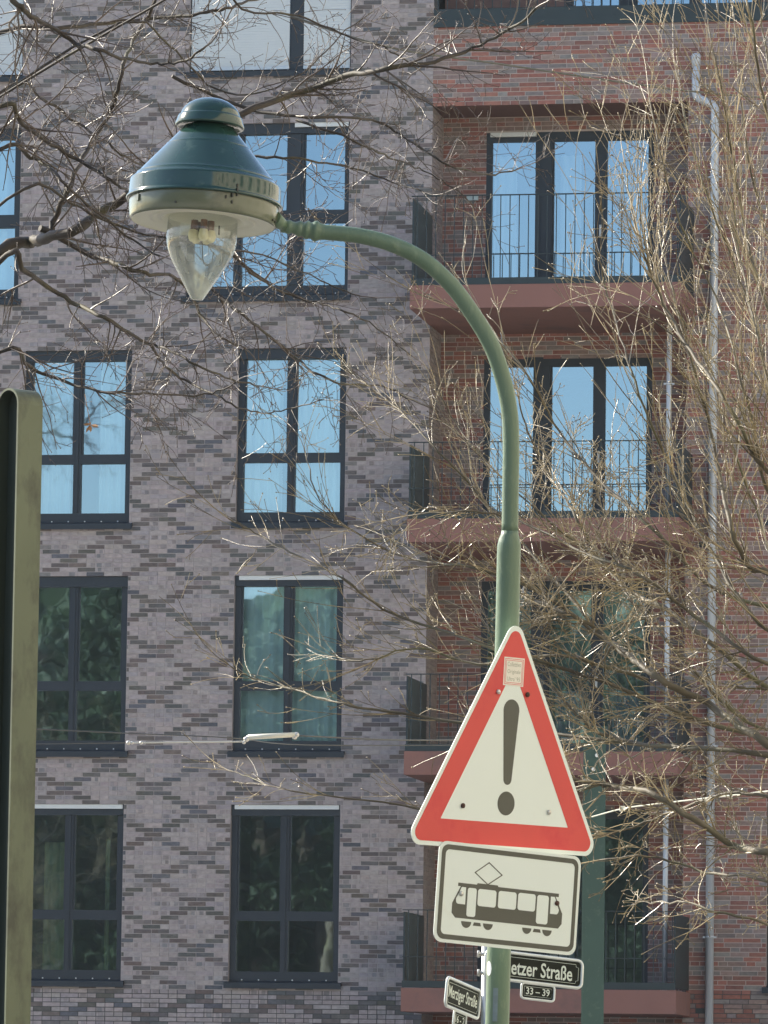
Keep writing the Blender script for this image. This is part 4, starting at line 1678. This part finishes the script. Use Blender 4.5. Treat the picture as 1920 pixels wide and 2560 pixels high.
# --- tree on the left
rng = random.Random(21)
TD = 30.0
KT = F / TD
tb = at(-640, 2700, TD)
tree_l = thing('bare_tree', 'bare tree with dark lichen-stained limbs reaching in from the left', 'tree', (tb.x, tb.y, 0))
trk = trunk_part(tree_l, Vector((tb.x, tb.y, 0)), Vector((tb.x + 0.3, tb.y + 0.2, 8.6)), 0.17, bark_left, rng)
cfgL = dict(step=0.07, jit=0.16, bend=0.22, up=-0.02, rmin=0.0017, bud=0.008, budp=0.10, max=2, dens=(9.0, 10.0), ratio=(0.22, 0.55), lmin=0.05,
            ang=(30, 70), lift=0.05, wob=0.008, ang0=(25, 70), lift0=0.02)
left_limbs = [
    ([(0, 628), (75, 605), (116, 596), (191, 573), (243, 535), (321, 489), (420, 410), (600, 285), (752, 231), (868, 191), (960, 172), (1085, 152), (1180, 120), (1280, 70), (1340, 20)], 19, 3.0, 30, 29, 34, 1),
    ([(116, 596), (145, 532), (174, 463), (208, 394), (249, 330), (284, 255), (307, 168), (341, 87), (370, 40), (400, -30)], 7.5, 4.0, 30, 31, 14, 0),
    ([(-40, -60), (35, 0), (75, 40), (139, 72), (191, 110), (243, 124), (301, 145), (376, 159), (451, 156), (509, 122), (545, 80)], 9, 2.2, 28, 29.5, 17, 1),
    ([(0, 81), (133, 72), (243, 58), (370, 49), (498, 35), (579, 17), (654, -6), (760, -30)], 8, 3.0, 31, 32, 14, 1),
    ([(0, 266), (58, 312), (145, 370), (220, 417), (278, 451), (324, 480), (430, 540), (560, 590)], 8, 2.2, 29, 30.5, 16, 1),
    ([(35, 208), (104, 243), (191, 307), (272, 359), (324, 399), (400, 430), (470, 500)], 6, 2.0, 31, 32, 12, 1),
    ([(0, 376), (75, 394), (127, 422), (162, 457), (230, 520), (330, 600), (400, 640)], 7, 2.2, 29, 29.5, 13, 1),
    ([(430, 190), (596, 262), (740, 290), (868, 290), (960, 312), (1035, 359), (1122, 411), (1220, 436), (1290, 425)], 5, 2.0, 30, 31, 17, 0),
    ([(520, 385), (642, 393), (752, 399), (862, 417), (960, 446), (1060, 480)], 4.5, 1.6, 30.5, 31, 11, 0),
    ([(740, 300), (880, 350), (960, 388), (1035, 417), (1093, 446), (1160, 490)], 3.6, 1.4, 30.2, 31.5, 9, 0),
    ([(17, 640), (58, 675), (116, 715), (191, 761), (255, 790), (318, 828), (376, 860), (417, 871), (492, 912), (579, 947), (650, 965)], 9, 2.0, 29, 30, 19, 1),
    ([(376, 860), (405, 906), (463, 952), (532, 981), (590, 1016), (654, 1031), (718, 1022), (810, 999)], 3.6, 1.5, 29.5, 30, 11, 0),
    ([(0, 883), (75, 918), (174, 958), (266, 981), (359, 984), (509, 987), (590, 955)], 6.5, 1.7, 27, 28, 13, 1),
    ([(100, 570), (231, 640), (301, 663), (376, 686), (451, 700), (510, 800), (556, 843), (613, 871)], 8, 2.0, 30, 30.5, 13, 0),
    ([(440, 640), (556, 744), (613, 790), (665, 831), (723, 883), (793, 935), (856, 958), (960, 967), (1030, 1000)], 6, 1.7, 31, 32, 14, 0),
    ([(480, 590), (580, 640), (640, 690), (712, 733), (810, 762), (868, 779), (960, 830), (1030, 890)], 5, 1.6, 31, 32, 13, 0),
    ([(500, -40), (607, 25), (752, 40), (868, 92), (960, 118), (1040, 170)], 4, 1.8, 29, 30, 10, 1),
    ([(300, 60), (420, 110), (520, 210), (640, 235), (760, 180), (850, 90), (930, 30)], 4, 1.6, 30, 31, 11, 1),
    ([(60, 470), (200, 520), (330, 575), (520, 615), (660, 640), (800, 700), (900, 740)], 5, 1.6, 29, 31, 13, 1),
]
tw = MB()
for k, (px, r0, r1, d0, d1, nc, root) in enumerate(left_limbs):
    n = len(px)
    P = [at(x, y, d0 + (d1 - d0) * i / (n - 1) + 0.25 * math.sin(i * 1.7 + k)) for i, (x, y) in enumerate(px)]
    if root:
        t_ = on_trunk(trk, max(1.5, P[0].z - 1.0))
        P = [t_, t_.lerp(P[0], 0.55) + Vector((0, 0, 0.05))] + P
    limb(tree_l, tw, P, r0 / KT, r1 / KT, cfgL, rng, int(nc * 1.35) + 4, 0.62, t0=0.25 if root else 0.03, mat=bark_left)
twl = tw.build('twigs', twig_left, tree_l)
tag(twl, kind='stuff')
# one withered leaf cluster still hanging
lf = MB()
c0 = at(226, 1062, 27.6)
lf.tube([at(212, 985, 27.6), at(219, 1025, 27.6), c0], [0.002, 0.002, 0.0015], 4)
for k in range(6):
    d = (rvec(rng) + Vector((0, 0, -0.6))).normalized()
    s_ = d.orthogonal().normalized() * 0.010
    lf.face([c0, c0 + d * 0.025 + s_, c0 + d * rng.uniform(.04, .06), c0 + d * 0.025 - s_])
tag(lf.build('withered_leaves', plain('dry_leaf', (0.42, 0.24, 0.12), 0.7), tree_l), 'withered orange leaves')

# --- tree on the right
rng = random.Random(37)
TD = 27.5
KT = F / TD
tb = at(2420, 2700, TD)
tree_r = thing('bare_tree', 'dense bare tree with pale sunlit shoots filling the right side', 'tree', (tb.x, tb.y, 0))
trk = trunk_part(tree_r, Vector((tb.x, tb.y, 0)), Vector((tb.x - 0.2, tb.y + 0.1, 6.2)), 0.15, bark_right, rng)
cfgS = dict(step=0.10, jit=0.06, bend=0.20, up=0.03, rmin=0.0017, bud=0.010, budp=0.40, max=2, dens=(3.4, 3.6), ratio=(0.25, 0.62), lmin=0.05,
            ang=(20, 52), lift=0.12, wob=0.006, ang0=(10, 46), lift0=0.12)
cfgH = dict(step=0.08, jit=0.13, bend=0.26, up=0.0, rmin=0.0018, bud=0.010, budp=0.26, max=2, dens=(8.0, 8.5), ratio=(0.22, 0.55), lmin=0.05,
            ang=(25, 65), lift=0.03, wob=0.008, ang0=(20, 65), lift0=0.02)
right_limbs = [
    # path, r0, r1, depth0, depth1, children, from trunk, style, child length
    ([(1920, 1860), (1770, 1760), (1650, 1700), (1585, 1650), (1510, 1592), (1458, 1552), (1390, 1522), (1310, 1490)], 13, 4, 26.5, 28, 26, 1, 'H', .7),
    ([(1920, 1720), (1816, 1640), (1683, 1535), (1567, 1471), (1480, 1367), (1434, 1280), (1380, 1200), (1320, 1080), (1296, 990)], 9, 2, 28, 29.5, 30, 1, 'H', .7),
    ([(1920, 1888), (1712, 1870), (1540, 1847), (1457, 1800), (1380, 1720)], 10, 3, 27, 28, 22, 1, 'H', .65),
    ([(1920, 2134), (1840, 2117), (1706, 2030), (1620, 1978), (1540, 1966), (1470, 1955), (1380, 1940)], 12, 4, 26, 27, 22, 1, 'H', .6),
    ([(1920, 2313), (1828, 2290), (1730, 2261), (1640, 2255)], 6, 2, 25, 25.5, 8, 1, 'H', .5),
    ([(1920, 1990), (1800, 1990), (1660, 2040), (1540, 2080), (1450, 2100)], 7, 2, 28, 29, 16, 1, 'H', .55),
    ([(1920, 2200), (1760, 2180), (1620, 2140), (1500, 2150)], 6, 2, 27, 28, 12, 1, 'H', .5),
    ([(1750, 1800), (1500, 1700), (1300, 1640), (1120, 1580), (960, 1523), (857, 1448), (723, 1378), (637, 1332), (570, 1296)], 7, 1.5, 27.5, 29, 20, 1, 'S', .62),
    ([(1700, 1870), (1500, 1850), (1200, 1812), (960, 1778), (857, 1760), (735, 1725), (620, 1690), (530, 1630)], 6, 1.3, 28, 29.5, 14, 0, 'S', .45),
    ([(1500, 1960), (1200, 2040), (960, 2007), (730, 1978), (636, 1949), (560, 1920)], 4, 1.2, 28.5, 29.5, 9, 0, 'S', .4),
    ([(1560, 1640), (1350, 1480), (1180, 1420), (1040, 1400), (900, 1340), (800, 1250), (760, 1120)], 5, 1.4, 28, 29, 18, 0, 'S', .62),
    ([(1620, 1700), (1400, 1640), (1200, 1660), (1040, 1620), (920, 1650), (820, 1640)], 5, 1.4, 28.5, 29, 15, 0, 'S', .55),
    ([(1480, 1560), (1300, 1350), (1180, 1220), (1080, 1110), (980, 1010), (900, 950)], 4.5, 1.3, 28.5, 30, 17, 0, 'S', .6),
    ([(1920, 1432), (1874, 1420), (1830, 1330), (1800, 1200), (1770, 1050), (1730, 900), (1690, 760), (1650, 600)], 10, 2, 27, 27.5, 26, 1, 'S', .95),
    ([(1920, 1180), (1820, 1010), (1730, 880), (1660, 760), (1610, 640), (1580, 520), (1560, 400)], 8, 1.6, 26, 27, 24, 1, 'S', .85),
    ([(1930, 800), (1860, 560), (1830, 380), (1800, 200), (1770, 60)], 7, 1.6, 27, 27, 18, 1, 'S', .85),
    ([(1960, 420), (1910, 250), (1880, 60), (1860, -40)], 6, 2, 26, 26, 12, 1, 'S', .8),
    ([(1800, 1480), (1640, 1330), (1500, 1200), (1400, 1080), (1330, 960), (1250, 850), (1180, 790), (1060, 740)], 6.5, 1.5, 28, 29.5, 15, 1, 'S', .8),
    ([(1900, 1560), (1780, 1380), (1690, 1200), (1610, 1020), (1560, 870), (1520, 740), (1490, 620)], 7, 1.5, 27, 28, 22, 1, 'S', .9),
    ([(1880, 1640), (1740, 1540), (1600, 1440), (1440, 1370), (1290, 1300), (1160, 1280), (1020, 1290)], 7, 1.6, 26.5, 28, 28, 1, 'H', .75),
    ([(1860, 1800), (1700, 1640), (1580, 1500), (1500, 1400), (1380, 1310), (1240, 1180), (1140, 1060), (1090, 960)], 6, 1.4, 28, 29, 24, 1, 'S', .7),
    ([(1940, 1010), (1900, 850), (1850, 700), (1780, 520), (1720, 330), (1690, 180)], 6, 1.5, 28, 28.5, 20, 1, 'S', .85),
    ([(1990, 760), (1910, 560), (1865, 360), (1845, 180), (1835, 40)], 5, 1.4, 28, 28.5, 18, 1, 'S', .8),
    ([(1990, 1180), (1925, 980), (1885, 800), (1850, 640), (1825, 470)], 5, 1.4, 25.5, 26, 20, 1, 'S', .8),
    ([(1990, 360), (1930, 200), (1905, 60), (1895, -50)], 4.5, 1.5, 27, 27, 12, 1, 'S', .7),
    ([(1970, 1480), (1900, 1300), (1840, 1140), (1790, 1000), (1750, 840)], 5, 1.4, 28.5, 29, 20, 1, 'S', .8),
    ([(1930, 1250), (1880, 1060), (1840, 900), (1790, 740), (1700, 560), (1650, 380), (1620, 220)], 6, 1.5, 26, 26.5, 20, 1, 'S', .9),
]
tw = MB()
for k, (px, r0, r1, d0, d1, nc, root, sty, cl_) in enumerate(right_limbs):
    n = len(px)
    P = [at(x, y, d0 + (d1 - d0) * i / (n - 1) + 0.2 * math.sin(i * 1.9 + k * 2)) for i, (x, y) in enumerate(px)]
    if root:
        t_ = on_trunk(trk, max(1.6, min(P[0].z - 0.5, 5.8)))
        P = [t_, t_.lerp(P[0], 0.6) + Vector((0, 0, 0.05 if P[0].z < 5 else -0.3))] + P
    cf = cfgS if sty == 'S' else cfgH
    limb(tree_r, tw, P, r0 / KT, r1 / KT, cf, rng, int(nc * (1.3 if sty == 'S' and px[-1][1] < 700 else 2.0)) + 2, cl_ * (1.3 if sty == 'S' else 1.0), child_r=0.0055 if sty == 'S' else 0.006, t0=0.18 if root else 0.1, mat=bark_right, along=0.5 if sty == 'S' else 0.2)
twr = tw.build('twigs', twig_right, tree_r)
tag(twr, kind='stuff')

# ------------------------------------------------------------------ across the street: what the windows and the lamp hood mirror
def copy_tree(src, loc, rz, sc, label):
    r = src.copy()
    COL.objects.link(r)
    r.location = loc
    r.rotation_euler = (0, 0, rz)
    r.scale = (sc, sc, sc)
    r['label'] = label
    for ch in src.children:
        c_ = ch.copy()
        COL.objects.link(c_)
        c_.parent = r
    return r


tag(tree_l, group='bare street trees')
tag(tree_r, group='bare street trees')
copy_tree(tree_r, (-4.5, -47.0, 0), R(150), 1.35, 'bare tree outside the picture mirrored in the lower right-hand windows')
copy_tree(tree_r, (-13.0, -52.0, 0), R(40), 1.5, 'bare tree outside the picture mirrored in the lower left-hand windows')
copy_tree(tree_l, (-20.5, -50.0, 0), R(4), 2.4, 'tall bare tree outside the picture mirrored in the middle left-hand window')
leaf_m = plain('ivy_leaf', (0.050, 0.085, 0.040), 0.55, var=0.5, scale=1.5)
bark_e = plain('evergreen_bark', (0.09, 0.07, 0.05), 0.9)


def evergreen(loc, h, rad, label, seed):
    g_ = random.Random(seed)
    o_ = thing('evergreen_tree', label, 'tree', loc, 'evergreens mirrored in the lower windows')
    L0 = Vector(loc)
    m_ = MB()
    m_.tube([L0, L0 + Vector((.1, 0, h * .5)), L0 + Vector((0, 0, h * .93))], [0.32, 0.2, 0.04], 10)
    for k in range(26):
        z = h * g_.uniform(0.12, 0.9)
        a = g_.uniform(0, 6.283)
        rr = rad * (1 - (z / h) ** 1.6) * g_.uniform(.6, 1)
        d = Vector((math.cos(a), math.sin(a), 0.25))
        m_.tube([L0 + Vector((0, 0, z)), L0 + Vector((0, 0, z)) + d * rr * .6, L0 + Vector((0, 0, z)) + d * rr], [0.06, 0.04, 0.015], 5)
    m_.build('trunk', bark_e, o_)
    m_ = MB()
    clumps = []
    for k in range(150):
        z = h * g_.uniform(0.05, 0.97)
        a = g_.uniform(0, 6.283)
        rr = rad * (1 - (z / h) ** 4) * math.sqrt(g_.uniform(0.15, 1))
        clumps.append((L0 + Vector((math.cos(a) * rr, math.sin(a) * rr, z)), g_.uniform(0.6, 1.3)))
    for c_, s_ in clumps:
        for k in range(110):
            p_ = c_ + rvec(g_) * s_ * g_.uniform(.3, 1)
            d_ = rvec(g_) * 0.13
            e_ = d_.orthogonal().normalized() * 0.07
            m_.face([p_ - d_, p_ + e_, p_ + d_, p_ - e_])
    m_.build('crown', leaf_m, o_)
    return o_


WORD = ['one', 'two', 'three', 'four', 'five', 'six', 'seven', 'eight', 'nine', 'ten']
for i in range(9):
    evergreen((-46 + 6.3 * i, -95 - (i % 3) * 2.5, 0), 18.5 + (i * 7 % 5) * 0.55, 4.6, 'dark evergreen tree behind the viewer, number %s from the left in the front row' % WORD[i], 50 + i)
for i in range(8):
    evergreen((-43 + 6.4 * i, -106 - (i % 2) * 2, 0), 18.0 + (i * 3 % 4) * 0.6, 4.8, 'dark evergreen tree behind the viewer, number %s from the left in the back row' % WORD[i], 70 + i)

# the wood behind those trees: unseen lumpy mass added to darken the window reflections
g_ = random.Random(5)
m = MB()
NX, NZ = 90, 26
from mathutils import noise as _n
grid = []
for j in range(NZ + 1):
    for i in range(NX + 1):
        x = -70 + 100 * i / NX
        top = 20.3 + 1.2 * _n.noise(Vector((x * 0.22, 3.1, 0)))
        z = top * j / NZ
        y = -112 + 2.6 * _n.noise(Vector((x * 0.35, z * 0.35, 1.7))) + 1.0 * _n.noise(Vector((x * 1.1, z * 1.1, 5.2))) - 3.0 * (j / NZ) ** 3
        grid.append((x, y, z))
m.v = grid
for j in range(NZ):
    for i in range(NX):
        a = j * (NX + 1) + i
        m.f.append((a, a + NX + 1, a + NX + 2, a + 1))
        m.c.append(None)
        m.sm.append(False)
tag(m.build('wood', leaf_m), 'unseen dark wood added behind the viewer to darken the lower window reflections', 'wood', kind='stuff')

# sunlit house on the right, out of the picture
hs = thing('town_house', 'pale plastered house out of the picture to the right, mirrored in the lamp hood', 'building', (36, -28, 0))
m = MB()
win = [(-48 + 4.2 * i, -46.6 + 4.2 * i, 1.2 + 3.3 * j, 3.0 + 3.3 * j) for i in range(-9, 10) for j in range(7)]
us = sorted({-88, -6, *[v for o_ in win for v in o_[:2]]})
zs = sorted({0, 24, *[v for o_ in win for v in o_[2:]]})
for i in range(len(us) - 1):
    for j in range(len(zs) - 1):
        cy, cz = (us[i] + us[i + 1]) / 2, (zs[j] + zs[j + 1]) / 2
        if not any(o_[0] < cy < o_[1] and o_[2] < cz < o_[3] for o_ in win):
            m.face([(29, us[i], zs[j]), (29, us[i], zs[j + 1]), (29, us[i + 1], zs[j + 1]), (29, us[i + 1], zs[j])])
m.box(29.01, 43, -88, -6, 0, 24, skip='l')
m.build('wall', MAT['plaster'], hs)
m = MB()
m.obox(Vector((28.6, -88.4, 24.01)), Vector((14.8, 0, 0)), Vector((0, 82.8, 0)), Vector((0, 0, 0.5)))
m.build('roof', MAT['roof'], hs)
wm = bpy.data.meshes.new('window')
t_ = MB()
t_.box(0, 0.06, -0.7, 0.7, -0.9, 0.9)
wm.from_pydata(t_.v, [], t_.f)
wm.materials.append(MAT['frame'])
for (a, b, p, q_) in win:
    inst('window', wm, hs, (29.15, (a + b) / 2, (p + q_) / 2))

# ------------------------------------------------------------------ thin haze added to imitate a window-glass veil
m = MB()
m.box(-325, 325, -325, 325, -1.0, 27.0)
hz = m.build('haze', None if False else bpy.data.materials.new('haze_veil'))
tag(hz, 'added thin haze imitating the milky veil of window glass', kind='stuff')
hm = hz.data.materials[0]
hm.use_nodes = True
hm.node_tree.nodes.clear()
ho = hm.node_tree.nodes.new('ShaderNodeOutputMaterial')
hv = hm.node_tree.nodes.new('ShaderNodeVolumePrincipled')
hv.inputs['Color'].default_value = (0.86, 0.93, 1.0, 1)
hv.inputs['Density'].default_value = 0.00022
hm.node_tree.links.new(hv.outputs[0], ho.inputs['Volume'])
